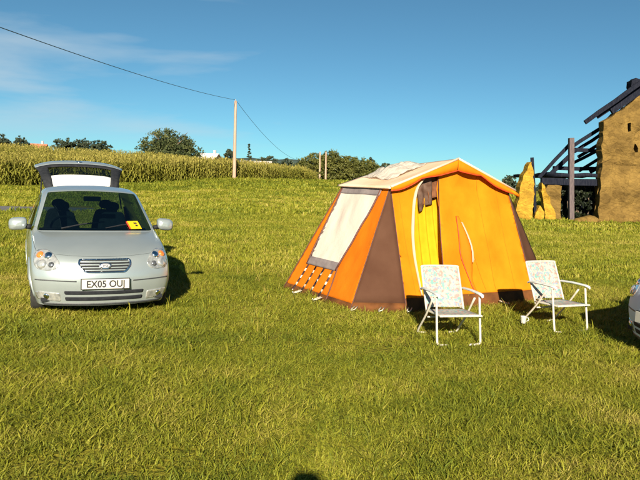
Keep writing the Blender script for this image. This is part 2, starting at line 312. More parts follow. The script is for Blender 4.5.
# ------------------------------------------------------------------ object helpers
def link(name, me, m=None, parent=None, smooth=False):
    o = bpy.data.objects.new(name, me); col.objects.link(o)
    if m is not None and not me.materials: me.materials.append(M[m] if isinstance(m, str) else m)
    if parent is not None: o.parent = parent
    if smooth: me.polygons.foreach_set('use_smooth', [True] * len(me.polygons))
    return o
def tag(o, label, cat, group=None):
    o['label'] = label; o['category'] = cat
    if group: o['group'] = group
    return o
def thing(name, label, cat, loc=(0, 0, 0), rz=0, group=None):
    o = bpy.data.objects.new(name, None); col.objects.link(o); o.location = loc; o.rotation_euler = (0, 0, rz)
    o.empty_display_size = .2
    return tag(o, label, cat, group)
class MB:
    """collects shapes into one mesh"""
    def __init__(s): s.v = []; s.f = []
    def add(s, v, f):
        k = len(s.v); s.v += [tuple(p) for p in v]; s.f += [tuple(i + k for i in q) for q in f]; return s
    def box(s, c, size, rot=None, taper=1.):
        hx, hy, hz = [d / 2 for d in size]
        vs_ = [Vector((x * (taper if z > 0 else 1), y * (taper if z > 0 else 1), z)) for z in (-hz, hz) for x, y in ((-hx, -hy), (hx, -hy), (hx, hy), (-hx, hy))]
        if rot is not None:
            mt = rot if isinstance(rot, Matrix) else Euler(rot).to_matrix(); vs_ = [mt @ p for p in vs_]
        c = Vector(c)
        return s.add([p + c for p in vs_], [(3, 2, 1, 0), (4, 5, 6, 7), (0, 1, 5, 4), (1, 2, 6, 5), (2, 3, 7, 6), (3, 0, 4, 7)])
    def beam(s, a, b, w, d=None, jit=0):
        """square timber from a to b"""
        a, b = Vector(a), Vector(b); d = d or w; q = (b - a).to_track_quat('Z', 'Y').to_matrix()
        L = (b - a).length; n = 5; vs_ = []
        for i in range(n):
            t = i / (n - 1)
            j = Vector((random.uniform(-jit, jit), random.uniform(-jit, jit), 0)) if 0 < i < n - 1 else Vector()
            for x, y in ((-w / 2, -d / 2), (w / 2, -d / 2), (w / 2, d / 2), (-w / 2, d / 2)): vs_.append(a + q @ (Vector((x, y, t * L)) + j))
        f = [(3, 2, 1, 0), tuple(4 * (n - 1) + k for k in range(4))]
        for i in range(n - 1):
            for k in range(4): f.append((4 * i + k, 4 * i + (k + 1) % 4, 4 * i + 4 + (k + 1) % 4, 4 * i + 4 + k))
        return s.add(vs_, f)
    def tube(s, pts, r, n=8, closed=False, cap=True):
        pts = [Vector(p) for p in pts]; m = len(pts); rr = r if isinstance(r, (list, tuple)) else [r] * m
        vs_ = []; up = Vector((0, 0, 1)); prev = None
        for i in range(m):
            a = pts[(i - 1) % m] if (closed or i > 0) else pts[i]; b = pts[(i + 1) % m] if (closed or i < m - 1) else pts[i]
            t = (b - a).normalized()
            if prev is None:
                x = t.orthogonal().normalized()
            else:
                x = (prev - t * prev.dot(t)); x = x.normalized() if x.length > 1e-5 else t.orthogonal().normalized()
            prev = x; y = t.cross(x)
            for k in range(n):
                an = 2 * math.pi * k / n; vs_.append(pts[i] + (x * math.cos(an) + y * math.sin(an)) * rr[i])
        f = []
        for i in range(m if closed else m - 1):
            j = (i + 1) % m
            for k in range(n): f.append((i * n + k, i * n + (k + 1) % n, j * n + (k + 1) % n, j * n + k))
        if cap and not closed: f += [tuple(range(n - 1, -1, -1)), tuple((m - 1) * n + k for k in range(n))]
        return s.add(vs_, f)
    def lathe(s, prof, n=24, axis='X', c=(0, 0, 0)):
        """prof: (radius, along)"""
        c = Vector(c); vs_ = []
        for r_, t in prof:
            for k in range(n):
                an = 2 * math.pi * k / n; p = (t, r_ * math.cos(an), r_ * math.sin(an))
                vs_.append(c + Vector(p if axis == 'X' else (p[1], p[0], p[2]) if axis == 'Y' else (p[1], p[2], p[0])))
        f = []
        for i in range(len(prof) - 1):
            for k in range(n): f.append((i * n + k, i * n + (k + 1) % n, (i + 1) * n + (k + 1) % n, (i + 1) * n + k))
        return s.add(vs_, f)
    def grid(s, P):
        r_, c_ = len(P), len(P[0]); vs_ = [p for row in P for p in row]
        return s.add(vs_, [(i * c_ + j, i * c_ + j + 1, (i + 1) * c_ + j + 1, (i + 1) * c_ + j) for i in range(r_ - 1) for j in range(c_ - 1)])
    def mesh(s, name='mesh'):
        me = bpy.data.meshes.new(name); me.from_pydata(s.v, [], s.f); me.update(); return me
    def build(s, name, m, parent=None, smooth=False, bevel=0, solid=0, soff=0., sub=0):
        me = s.mesh(name); o = link(name, me, m, parent, smooth)
        if sub: md = o.modifiers.new('sub', 'SUBSURF'); md.levels = md.render_levels = sub
        if solid: md = o.modifiers.new('solid', 'SOLIDIFY'); md.thickness = solid; md.offset = soff
        if bevel: md = o.modifiers.new('bevel', 'BEVEL'); md.width = bevel; md.segments = 2; md.limit_method = 'ANGLE'
        return o
def curve_pts(pts, n=8):
    """Catmull-Rom through pts"""
    P = [Vector(p) for p in pts]; P = [P[0] * 2 - P[1]] + P + [P[-1] * 2 - P[-2]]; out = []
    for i in range(1, len(P) - 2):
        for k in range(n):
            t = k / n; a, b, c, d = P[i - 1:i + 3]
            out.append(.5 * ((2 * b) + (c - a) * t + (2 * a - 5 * b + 4 * c - d) * t * t + (3 * b - a - 3 * c + d) * t ** 3))
    out.append(P[-2]); return out
def inpoly(x, y, poly):
    c = False; n = len(poly)
    for i in range(n):
        x1, y1 = poly[i]; x2, y2 = poly[i - 1]
        if (y1 > y) != (y2 > y) and x < (x2 - x1) * (y - y1) / (y2 - y1) + x1: c = not c
    return c
def round_poly(poly, r, n=4):
    out = []
    for i in range(len(poly)):
        a, b, c = Vector(poly[i - 1]), Vector(poly[i]), Vector(poly[(i + 1) % len(poly)])
        d1 = (a - b); d2 = (c - b); k = min(r, d1.length * .45, d2.length * .45)
        p, q = b + d1.normalized() * k, b + d2.normalized() * k
        for j in range(n + 1):
            t = j / n; out.append(tuple((p * (1 - t) ** 2 + b * 2 * t * (1 - t) + q * t * t)))
    return out
def fill(poly, step, holes=()):
    """triangulated flat region in 2D: points, triangles"""
    vs_, es = [], []
    for pl in [poly] + list(holes):
        k = len(vs_); ring = []
        for i in range(len(pl)):
            a, b = Vector(pl[i]), Vector(pl[(i + 1) % len(pl)]); n = max(1, int(round((b - a).length / step)))
            for j in range(n): ring.append(a + (b - a) * (j / n))
        vs_ += ring; es += [(k + i, k + (i + 1) % len(ring)) for i in range(len(ring))]
    xs = [p[0] for p in poly]; ys = [p[1] for p in poly]
    ny = int((max(ys) - min(ys)) / step) + 1; nx = int((max(xs) - min(xs)) / step) + 1
    for j in range(ny):
        for i in range(nx):
            x = min(xs) + (i + .5 + .25 * (j % 2)) * step; y = min(ys) + (j + .5) * step
            if inpoly(x, y, poly) and not any(inpoly(x, y, h_) for h_ in holes): vs_.append(Vector((x, y)))
    ov, oe, of, *_ = delaunay_2d_cdt([Vector(p) for p in vs_], es, [], 0, 1e-5)
    tr = []
    for t in of:
        cx = sum(ov[i][0] for i in t) / 3; cy = sum(ov[i][1] for i in t) / 3
        if inpoly(cx, cy, poly) and not any(inpoly(cx, cy, h_) for h_ in holes): tr.append(tuple(t))
    return [(p[0], p[1]) for p in ov], tr
def n3(x, y, z=0., s=1.): return noise.noise(Vector((x * s, y * s, z * s)))

# ================================================================== SETTING
def ramp_axis(near, far, n, first):
    """coordinates from near to far, spacing growing from `first`"""
    g = np.linspace(0, 1, n); return near + (far - near) * (np.exp(g * 5) - 1) / (math.exp(5) - 1)
ys_ = np.concatenate([-ramp_axis(0, 400, 14, 2)[::-1], np.linspace(0, 40, 41)[1:], ramp_axis(40, 2600, 60, 2)[1:]])
xr = np.concatenate([np.linspace(0, 30, 25), ramp_axis(30, 2400, 50, 2)[1:]]); xs_ = np.concatenate([-xr[::-1][:-1], xr])
GX, GY = np.meshgrid(xs_, ys_); GZ = zt(GX, GY)
gm = MB(); gm.v = list(zip(GX.ravel().tolist(), GY.ravel().tolist(), GZ.ravel().tolist()))
nc = len(xs_); gm.f = [(i * nc + j, i * nc + j + 1, (i + 1) * nc + j + 1, (i + 1) * nc + j) for i in range(len(ys_) - 1) for j in range(nc - 1)]
ground = gm.build('ground', 'ground', smooth=True); ground['kind'] = 'structure'

# a worn tarmac track that comes in from the west and ends behind the car
tk = []
for i in range(30):
    x = -44 + i * 1.22; yc_ = 28.6 + .25 * math.sin(x * .2); wd = 1.7 * min(1, max(.08, (-8.6 - x) / 3.0) ** .5)
    tk.append([(x, yc_ + s * wd + .12 * n3(x, s, 3), ztf(x, yc_ + s * wd) + .03 - (.03 if abs(s) == 1 else 0)) for s in (-1, -.5, 0, .5, 1)])
track = MB().grid(tk).build('track', 'asphalt', smooth=True); track['kind'] = 'structure'

# ================================================================== CAR
def body_cage():
    """half sections of a small hatchback: x out, y from nose to tail, z up"""
    S = []
    # rows 0..4: sill, lower side, mid side, shoulder, belt; 5 pillar outer, 6 pillar inner, 7 quarter, 8 centre
    S.append([(.70, .30, .135), (.765, .265, .32), (.785, .265, .47), (.775, .31, .62), (.725, .41, .745), (.66, .325, .735), (.55, .225, .715), (.28, .13, .69), (0, .10, .685)])
    S.append([(.73, .50, .145), (.785, .46, .32), (.797, .46, .50), (.79, .49, .68), (.745, .55, .80), (.68, .50, .80), (.57, .43, .795), (.29, .37, .79), (0, .35, .788)])
    S.append([(.75, .86, .18), (.795, .85, .34), (.80, .85, .54), (.79, .86, .74), (.755, .89, .865), (.70, .84, .875), (.59, .78, .88), (.30, .73, .885), (0, .71, .887)])
    S.append([(.755, 1.15, .18), (.795, 1.15, .34), (.80, 1.15, .55), (.79, 1.15, .77), (.768, 1.17, .90), (.74, 1.09, .91), (.712, 1.06, .91), (.35, .92, .92), (0, .875, .922)])
    S.append([(.755, 1.40, .18), (.795, 1.40, .34), (.80, 1.40, .55), (.795, 1.40, .77), (.775, 1.43, .915), (.605, 1.66, 1.365), (.555, 1.60, 1.385), (.27, 1.54, 1.41), (0, 1.52, 1.415)])
    S.append([(.755, 1.98, .18), (.797, 1.98, .34), (.802, 1.98, .55), (.797, 1.98, .78), (.778, 1.99, .925), (.610, 2.01, 1.40), (.55, 2.02, 1.435), (.28, 2.02, 1.465), (0, 2.02, 1.472)])
    S.append([(.755, 2.10, .18), (.797, 2.10, .34), (.802, 2.10, .55), (.797, 2.10, .78), (.778, 2.10, .93), (.600, 2.11, 1.40), (.535, 2.12, 1.435), (.28, 2.12, 1.468), (0, 2.12, 1.475)])
    S.append([(.75, 2.72, .18), (.795, 2.72, .34), (.80, 2.72, .56), (.793, 2.72, .80), (.77, 2.72, .96), (.590, 2.66, 1.385), (.53, 2.68, 1.42), (.28, 2.70, 1.452), (0, 2.70, 1.46)])
    S.append([(.745, 3.05, .20), (.79, 3.05, .36), (.795, 3.05, .58), (.785, 3.05, .82), (.755, 3.03, .99), (.585, 2.95, 1.37), (.52, 2.95, 1.405), (.28, 2.96, 1.435), (0, 2.96, 1.443)])
    S.append([(.70, 3.40, .24), (.755, 3.42, .40), (.765, 3.42, .60), (.755, 3.40, .82), (.72, 3.36, .98), (.575, 3.19, 1.34), (.515, 3.16, 1.38), (.28, 3.14, 1.415), (0, 3.13, 1.423)])
    return S
PARTS = ['body', 'bonnet', 'windscreen', 'side_window']
def make_shell():
    S = body_cage(); bm = bmesh.new(); rows = []
    lay = bm.faces.layers.int.new('part'); vl = bm.verts.layers.float.new('crease_vert')
    for st in S:
        right = [bm.verts.new(p) for p in st]
        left = [bm.verts.new((-p[0], p[1], p[2])) for p in st[:8]]
        rows.append(left + [right[8]] + right[7::-1])          # 17 verts, left sill -> roof -> right sill
    def face(vs_, part):
        f = bm.faces.new(vs_); f[lay] = part
    for i in range(len(rows) - 1):
        for k in range(16):
            part = 0
            if i <= 2 and 4 <= k <= 11: part = 1
            if i == 3 and 6 <= k <= 9: part = 2
            if k in (4, 11) and i in (3, 4, 6): part = 3
            if k in (4, 11) and i == 7: part = 0
            face((rows[i][k], rows[i + 1][k], rows[i + 1][k + 1], rows[i][k + 1]), part)
    # front fascia: rows of the first section joined across the nose
    yc_ = [.07, .015, .005, .045, .10]
    prev = None
    top = rows[0][4:13]
    fr = [abs(v.co.x) / .725 * (1 if v.co.x >= 0 else -1) for v in top]
    for r_ in range(5):
        L, Rr_ = rows[0][r_], rows[0][16 - r_]
        if r_ == 4: line = top
        else:
            w, yw, z = Rr_.co.x, Rr_.co.y, Rr_.co.z; line = [L]
            for t in fr[1:-1]: line.append(bm.verts.new((t * w, yc_[r_] + (yw - yc_[r_]) * abs(t) ** 2.6, z)))
            line.append(Rr_)
        if prev:
            for k in range(8): face((prev[k], line[k], line[k + 1], prev[k + 1]), 0)
        prev = line
    # rear bumper
    prev = None; tops = rows[-1][4:13]
    frr = [v.co.x / .72 for v in tops]
    for r_ in range(3):
        L, Rr_ = rows[-1][r_], rows[-1][16 - r_]; w, yw, z = Rr_.co.x, Rr_.co.y, Rr_.co.z
        line = [L] + [bm.verts.new((t * w, yw + .09 * (1 - abs(t) ** 2.5), z)) for t in frr[1:-1]] + [Rr_]
        if prev:
            for k in range(8): face((prev[k + 1], line[k + 1], line[k], prev[k]), 0)
        prev = line
    bmesh.ops.recalc_face_normals(bm, faces=bm.faces)
    # soft creases along the bonnet edge, windscreen frame and belt line
    cl = bm.edges.layers.float.new('crease_edge')
    for e in bm.edges:
        ps = {f[lay] for f in e.link_faces}
        if len(ps) > 1: e[cl] = .9 if 2 in ps else .6 if 3 in ps else .25
    for r_, k in ((3, 6), (3, 10), (4, 6), (4, 10)): rows[r_][k][vl] = .85
    me = bpy.data.meshes.new('shell'); bm.to_mesh(me); bm.free()
    o = bpy.data.objects.new('shell', me); col.objects.link(o)
    md = o.modifiers.new('s', 'SUBSURF'); md.levels = 3; md.render_levels = 3; md.boundary_smooth = 'PRESERVE_CORNERS'
    dg = bpy.context.evaluated_depsgraph_get(); ev = o.evaluated_get(dg); fm = bpy.data.meshes.new_from_object(ev)
    bpy.data.objects.remove(o)
    V = np.empty(len(fm.vertices) * 3); fm.vertices.foreach_get('co', V); V = V.reshape(-1, 3)
    F_ = [tuple(p.vertices) for p in fm.polygons]
    pid = np.zeros(len(F_), int); fm.attributes['part'].data.foreach_get('value', pid) if 'part' in fm.attributes else None
    # wheel arches: cut the sides on a circle
    keep = []
    side = np.abs(V[:, 0]) > .5
    inside = np.zeros(len(V), bool)
    for wy in (.70, 3.02):
        d = np.hypot(V[:, 1] - wy, V[:, 2] - .285); inside |= side & (d < .33)
    for k, q in enumerate(F_):
        if not all(inside[list(q)]): keep.append(k)
    used = sorted({v for k in keep for v in F_[k]})
    for wy in (.70, 3.02):
        for v in used:
            if side[v]:
                d = math.hypot(V[v, 1] - wy, V[v, 2] - .285)
                if d < .33:
                    if V[v, 2] < .20: continue
                    V[v, 1] = wy + (V[v, 1] - wy) * .33 / max(d, .02); V[v, 2] = .285 + (V[v, 2] - .285) * .33 / max(d, .02)
    F2 = [F_[k] for k in keep]; P2 = pid[keep]
    bv = BVHTree.FromPolygons([tuple(p) for p in V], F2)
    VN = np.zeros_like(V)
    for q in F2:
        p = V[list(q)]; nn = np.cross(p[2] - p[0], p[3] - p[1] if len(q) > 3 else p[1] - p[0])
        for i in q: VN[i] += nn
    VN /= np.maximum(np.linalg.norm(VN, axis=1, keepdims=True), 1e-9)
    cen = V.mean(0)
    if (VN * (V - np.array([0, 1.75, .6]))).sum() < 0: VN = -VN
    return V, F2, P2, bv, VN
SHELL = make_shell()
def split_part(pred, gap):
    V, F2, P2, bv, VN = SHELL
    fs = [F2[k] for k in range(len(F2)) if pred(k)]
    used = sorted({v for q in fs for v in q}); mp = {v: i for i, v in enumerate(used)}
    W = V[used].copy(); N = VN[used]
    # open a small shut-line: pull boundary vertices inwards
    cnt = {}
    for q in fs:
        for a, b in zip(q, q[1:] + q[:1]): cnt[(min(a, b), max(a, b))] = cnt.get((min(a, b), max(a, b)), 0) + 1
    if gap:
        shift = np.zeros((len(used), 3)); bset = {v for e, c in cnt.items() if c == 1 for v in e}
        allb = {}
        for q in fs:
            c = V[list(q)].mean(0)
            for v in q:
                if v in bset: allb.setdefault(v, []).append(c - V[v])
        for v, ds in allb.items():
            d = np.mean(ds, 0); W[mp[v]] += d / max(np.linalg.norm(d), 1e-6) * gap
    me = bpy.data.meshes.new('panel'); me.from_pydata([tuple(p) for p in W], [], [tuple(mp[v] for v in q) for q in fs]); me.update()
    me.polygons.foreach_set('use_smooth', [True] * len(me.polygons))
    me.normals_split_custom_set_from_vertices([tuple(n) for n in N])
    return me
MESH_CACHE = {}
def shell_mesh(key, pred, gap):
    if key not in MESH_CACHE: MESH_CACHE[key] = split_part(pred, gap)
    return MESH_CACHE[key].copy()
def hit_front(x, z):
    loc, n, *_ = SHELL[3].ray_cast(Vector((x, -1, z)), Vector((0, 1, 0)))
    if loc is None or loc.y > 1.0: return None, None
    if n.y > 0: n = -n
    return loc, n
def front_patch(name, poly, m, parent, off=.004, step=.02, depth=.02, holes=()):
    """a piece of the nose: outline in front view laid on the body"""
    vs_, tr = fill(poly, step, holes); pts = []
    for x, z in vs_:
        loc, n = hit_front(x, z)
        if loc is None: loc, n = Vector((x, .4, z)), Vector((0, -1, 0))
        pts.append(loc + n * off)
    b = MB().add(pts, [t for t in tr])
    o = b.build(name, m, parent, smooth=True)
    md = o.modifiers.new('solid', 'SOLIDIFY'); md.thickness = depth; md.offset = -1
    return o
def lamp_disc(name, x, z, r, m, parent, off=.008, dome=.4):
    loc, n = hit_front(x, z); q = n.to_track_quat('Z', 'Y').to_matrix()
    b = MB(); pr = [(r, -.01), (r, 0), (r * .93, r * dome * .35), (r * .7, r * dome * .75), (r * .35, r * dome * .95), (.001, r * dome)]
    b.lathe(pr, 18, 'Z'); b.v = [tuple(loc + n * off + q @ Vector(p)) for p in b.v]
    return b.build(name, m, parent, smooth=True)
def text_mesh(txt, size):
    cu = bpy.data.curves.new('t', 'FONT'); cu.body = txt; cu.size = size; cu.align_x = 'CENTER'; cu.align_y = 'CENTER'; cu.offset = size * .018; cu.extrude = .001
    o = bpy.data.objects.new('t', cu); col.objects.link(o)
    me = bpy.data.meshes.new_from_object(o.evaluated_get(bpy.context.evaluated_depsgraph_get()))
    bpy.data.objects.remove(o); bpy.data.curves.remove(cu); return me
def make_car(name, label, cat, loc, rz, paint, hatch_deg, plate_text=None):
    car = thing(name, label, cat, loc, rz); P2 = SHELL[2]; V = SHELL[0]; F2 = SHELL[1]
    pm = M[paint]
    def put(nm, key, pred, gap, m): return link(nm, shell_mesh(key, pred, gap), m, car)
    body = put('body', 'body', lambda k: P2[k] == 0, 0, pm)
    bonnet = put('bonnet', 'bonnet', lambda k: P2[k] == 1, .004, pm)
    put('windscreen', 'windscreen', lambda k: P2[k] == 2, .0, M['windscreen'])
    yc_ = [V[list(q)].mean(0)[1] for q in F2]; xc_ = [V[list(q)].mean(0)[0] for q in F2]
    for sx in (-1, 1):
        for lo, hi, kk in ((0, 2.05, 'f'), (2.05, 4, 'r')):
            put('side_window', 'sw%s%d' % (kk, sx), lambda k: P2[k] == 3 and xc_[k] * sx > 0 and lo < yc_[k] < hi, .006, M['glass'])
    # seal round the windscreen
    # arches, floor, wells
    for wy in (.70, 3.02):
        for sx in (-1, 1):
            pts = []
            for i in range(25):
                a = R(-12 + 204 * i / 24); y, z = wy + .335 * math.cos(a), .285 + .335 * math.sin(a)
                h_, n, *_ = SHELL[3].ray_cast(Vector((sx * 1.5, y, min(max(z, .22), 2))), Vector((-sx, 0, 0)))
                x = h_.x if h_ is not None and abs(h_.x) > .6 else sx * .785
                pts.append((x, y, z))
            MB().tube(pts, .012, 6).build('wheel_arch', pm, car, smooth=True)
            MB().grid([[(x, wy + .34 * math.cos(a), .285 + .34 * math.sin(a)) for a in np.linspace(R(-5), R(185), 20)] for x in (sx * .50, sx * .775)]).build('wheel_well', 'black', car)
    fl = MB().box((0, 1.75, .20), (1.36, 3.1, .04)); fl.build('floor_pan', 'black', car)
    # wheels
    for wy in (.70, 3.02):
        for sx in (-1, 1):
            t = MB().lathe([(.175, sx * .60), (.262, sx * .605), (.283, sx * .63), (.285, sx * .70), (.278, sx * .755), (.262, sx * .775), (.195, sx * .778), (.18, sx * .76)], 32, 'X', (0, wy, .285))
            w = t.build('wheel', 'rubber', car, smooth=True)
            rm = MB().lathe([(.19, sx * .70), (.188, sx * .765), (.175, sx * .768), (.165, sx * .74), (.06, sx * .735), (.05, sx * .76), (.001, sx * .765)], 28, 'X', (0, wy, .285))
            for k in range(7):
                a = 2 * math.pi * k / 7; d = Vector((0, math.cos(a), math.sin(a)))
                rm.beam(Vector((sx * .755, wy, .285)) + d * .045, Vector((sx * .752, wy, .285)) + d * .178, .03, .02)
            rm.build('rim', 'alloy', w, smooth=False)
    # headlights
    for sx in (-1, 1):
        pl = [(.475, .62), (.515, .555), (.60, .535), (.715, .545), (.752, .61), (.745, .70), (.70, .752), (.61, .758), (.54, .715)]
        pl = round_poly([(sx * x, z) for x, z in pl], .03)
        hl = front_patch('headlight', pl, 'lamp', car, .006, .02, .025)
        lamp_disc('lamp_bowl', sx * .598, .695, .046, 'chrome', hl, .008)
        lamp_disc('indicator', sx * .682, .700, .042, 'amber', hl, .008)
        lamp_disc('lamp_bowl', sx * .665, .603, .056, 'lamp', hl, .008)
        lamp_disc('lamp_bowl', sx * .570, .600, .034, 'lamp_dark', hl, .008)
        # fog light housings
        fp = round_poly([(sx * x, z) for x, z in ((.47, .185), (.71, .205), (.735, .285), (.70, .30), (.48, .285))], .02)
        fg = front_patch('fog_light', fp, 'lamp', car, .005, .02, .02)
        lamp_disc('lamp_bowl', sx * .62, .245, .035, 'chrome', fg, .006)
    # grille
    gp = round_poly([(-.285, .665), (.285, .665), (.295, .60), (.225, .515), (-.225, .515), (-.295, .60)], .035)
    g2 = round_poly([(-.268, .652), (.268, .652), (.276, .60), (.213, .529), (-.213, .529), (-.276, .60)], .03)
    gr = front_patch('grille', g2, 'black', car, .004, .02, .02)
    front_patch('grille_surround', gp, 'chrome', gr, .012, .012, .02, holes=[g2])
    for z, w in ((.635, .268), (.604, .270), (.573, .250), (.545, .222)):
        front_patch('grille_bar', [(-w, z - .006), (w, z - .006), (w, z + .006), (-w, z + .006)], pm, gr, .012, .016, .012)
    el = [(.068 * math.cos(a), .592 + .036 * math.sin(a)) for a in np.linspace(0, 2 * math.pi, 22)[:-1]]
    em = front_patch('emblem', el, 'chrome', gr, .02, .015, .014)
    e2 = [(.056 * math.cos(a), .592 + .026 * math.sin(a)) for a in np.linspace(0, 2 * math.pi, 22)[:-1]]
    front_patch('emblem_field', e2, 'alloy', em, .0225, .015, .004)
    tm = text_mesh('KIA', .036); lt = link('lettering', tm, 'ink', em); l0, _ = hit_front(0, .592)
    lt.location = (0, l0.y - .0245, .592); lt.rotation_euler = (R(90), 0, 0)
    # plate
    l0, _ = hit_front(0, .40); pc = Vector((0.0, l0.y - .03, .395))
    MB().box(pc + Vector((0, .014, 0)), (.54, .012, .125)).build('plate_holder', 'black', car, bevel=.003)
    np_ = MB().box(pc, (.52, .008, .111)).build('number_plate', 'plate', car, bevel=.003)
    if plate_text:
        tm = text_mesh(plate_text, .108); lt = link('lettering', tm, 'ink', np_); lt.location = pc + Vector((0, -.0065, -.002)); lt.rotation_euler = (R(90), 0, 0)
        lt.scale = (.92, 1, 1)
    # lower intake: two dark slots with a body-coloured bar between
    for z0, z1, w in ((.268, .310, .43), (.195, .240, .42)):
        front_patch('air_intake', round_poly([(-w, z0), (w, z0), (w + .01, z1), (-w - .01, z1)], .015), 'black', car, .004, .02, .02)
    front_patch('bumper_strip', [(-.74, .425), (-.31, .415), (-.31, .428), (-.74, .438)], 'trim', car, .0035, .02, .008)
    front_patch('bumper_strip', [(.31, .415), (.74, .425), (.74, .438), (.31, .428)], 'trim', car, .0035, .02, .008)
    front_patch('bumper_lip', [(-.64, .140), (.64, .140), (.68, .165), (-.68, .165)], 'trim', car, .004, .03, .02)
    # mirrors
    for sx in (-1, 1):
        b = MB()
        P = []
        for i, (y, ry, rz_, dx) in enumerate(((1.20, .03, .02, .0), (1.21, .085, .06, .0), (1.25, .105, .078, .01), (1.30, .108, .08, .012), (1.325, .10, .074, .012))):
            P.append([(sx * (.90 + dx + ry * math.copysign(abs(math.cos(a)) ** .6, math.cos(a))), y, .985 + rz_ * math.copysign(abs(math.sin(a)) ** .6, math.sin(a)) - .012 * math.cos(a)) for a in np.linspace(0, 2 * math.pi, 21)])
        b.grid(P); k = len(b.v); b.add(P[0][:-1], [tuple(range(20))])
        mr = b.build('mirror', pm, car, smooth=True)
        MB().tube([(sx * .755, 1.26, .945), (sx * .83, 1.265, .955)], .03, 8).build('mirror_arm', 'black', mr, smooth=True)
        MB().add([P[-1][i] for i in range(20)], [tuple(range(20))]).build('mirror_glass', 'chrome', mr)
    # wipers and cowl
    for (a, b_) in (((-.42, .985, .952), (.10, 1.06, 1.03)), ((.10, .945, .955), (.52, 1.11, 1.01))):
        MB().tube([a, ((a[0] + b_[0]) / 2, (a[1] + b_[1]) / 2 - .012, (a[2] + b_[2]) / 2 + .012), b_], .009, 6).build('wiper', 'black', car)
    # interior
    db = MB(); db.grid([[(x, y + .05 * (x / .6) ** 2, z) for x in np.linspace(-.66, .66, 9)] for y, z in ((1.12, .90), (1.30, .93), (1.46, .91), (1.50, .82), (1.46, .62))])
    db.build('dashboard', 'trim', car, smooth=True)
    ring = [(-.34 + .175 * math.cos(a), 1.60 + .075 * math.sin(a), .90 + .158 * math.sin(a)) for a in np.linspace(0, 2 * math.pi, 25)[:-1]]
    sw = MB().tube(ring, .014, 8, closed=True); sw.tube([(-.34, 1.46, .83), (-.34, 1.60, .90)], .03, 8); sw.tube([(-.50, 1.60, .90), (-.34, 1.605, .895), (-.18, 1.60, .90)], .016, 6)
    sw.build('steering_wheel', 'black', car, smooth=True)
    for sx, yy in ((-1, 2.05), (1, 2.05), (-1, 2.85), (1, 2.85)):
        st = MB(); cx = sx * .34
        prof = [(yy - .42, .47, .22), (yy - .10, .45, .23), (yy + .02, .56, .235), (yy + .10, .85, .23), (yy + .16, 1.06, .17)]
        P = []
        for y, z, w in prof: P.append([(cx - w, y - .03, z - .02), (cx - w * .8, y - .06, z + .05), (cx, y - .03, z + .03), (cx + w * .8, y - .06, z + .05), (cx + w, y - .03, z - .02), (cx + w, y + .10, z - .05), (cx - w, y + .10, z - .05), (cx - w, y - .03, z - .02)])
        st.grid(P); st.add(P[-1][:7], [(0, 1, 2, 3, 4, 5, 6)])
        s_o = st.build('seat', 'seat', car, smooth=True, sub=1)
        hd = MB().box((cx, yy + .19, 1.17), (.24, .09, .17)); ho = hd.build('headrest', 'seat', s_o, smooth=True, sub=2)
        for dx in (-.06, .06): MB().tube([(cx + dx, yy + .17, 1.03), (cx + dx, yy + .19, 1.12)], .008, 6).build('headrest_post', 'black', s_o)
    MB().box((0, 1.585, 1.30), (.22, .03, .065)).build('rear_view_mirror', 'black', car, bevel=.01)
    # tailgate, hinged on the back edge of the roof
    hinge = bpy.data.objects.new('tailgate', None)
    prof = [(0, 0, .52), (.05, -.012, .545), (.11, -.04, .555), (.145, -.075, .565), (.27, -.37, .62), (.30, -.43, .65), (.325, -.52, .66), (.335, -.66, .655), (.325, -.80, .62)]
    xs = [-1, -.77, -.45, 0, .45, .77, 1]
    def hp(i, t):
        dy, dz, w = prof[i]; return Vector((t * w, dy + .05 * (1 - t * t) * (i / 8) - .05 * abs(t) ** 4, dz))
    grp = {'tg': MB(), 'frame': MB(), 'glass': MB(), 'spoiler': MB()}
    for i in range(8):
        for k in range(6):
            key = 'spoiler' if i in (0, 1, 2) and 0 < k < 5 else 'glass' if i == 3 and 0 < k < 5 else 'frame' if i <= 4 else 'tg'
            nz_ = 3
            for a in range(nz_):
                for b_ in range(nz_):
                    def q(ii, kk):
                        fi, fk = ii / nz_, kk / nz_
                        A = hp(i, xs[k] + (xs[k + 1] - xs[k]) * fk); B = hp(i + 1, xs[k] + (xs[k + 1] - xs[k]) * fk); return A + (B - A) * fi
                    grp[key].add([q(a, b_), q(a, b_ + 1), q(a + 1, b_ + 1), q(a + 1, b_)], [(0, 3, 2, 1)])
    rot = Matrix.Rotation(R(hatch_deg), 4, 'X'); hl_ = Vector((0, 3.155, 1.425))
    def hb(key, nm, m, par, sol=.018):
        b = grp[key]; b.v = [tuple(hl_ + rot @ Vector(p)) for p in b.v]
        me = b.mesh(nm); bm = bmesh.new(); bm.from_mesh(me); bmesh.ops.remove_doubles(bm, verts=bm.verts, dist=1e-4); bm.to_mesh(me); bm.free()
        o = link(nm, me, m, par, smooth=True)
        if sol: md = o.modifiers.new('solid', 'SOLIDIFY'); md.thickness = sol; md.offset = -1
        return o
    bpy.data.objects.remove(hinge)
    tg = hb('tg', 'tailgate', pm, car)
    hb('frame', 'window_surround', 'black', tg, .02)
    hb('glass', 'rear_window', 'hatch_glass', tg, 0)
    hb('spoiler', 'spoiler', 'paint_sunlit' if hatch_deg > 20 else pm, tg, .03)  # glint on the raised spoiler is painted, by a paler colour
    eb = MB().lathe([(.055, -.004), (.055, .006), (.04, .012), (.001, .013)], 20, 'Y', (0, 0, 0)); eb.v = [tuple(hl_ + rot @ (hp(6, 0) + Vector((0, .012, 0)) + Vector(p))) for p in eb.v]
    eb.build('emblem', 'chrome', tg, smooth=True)
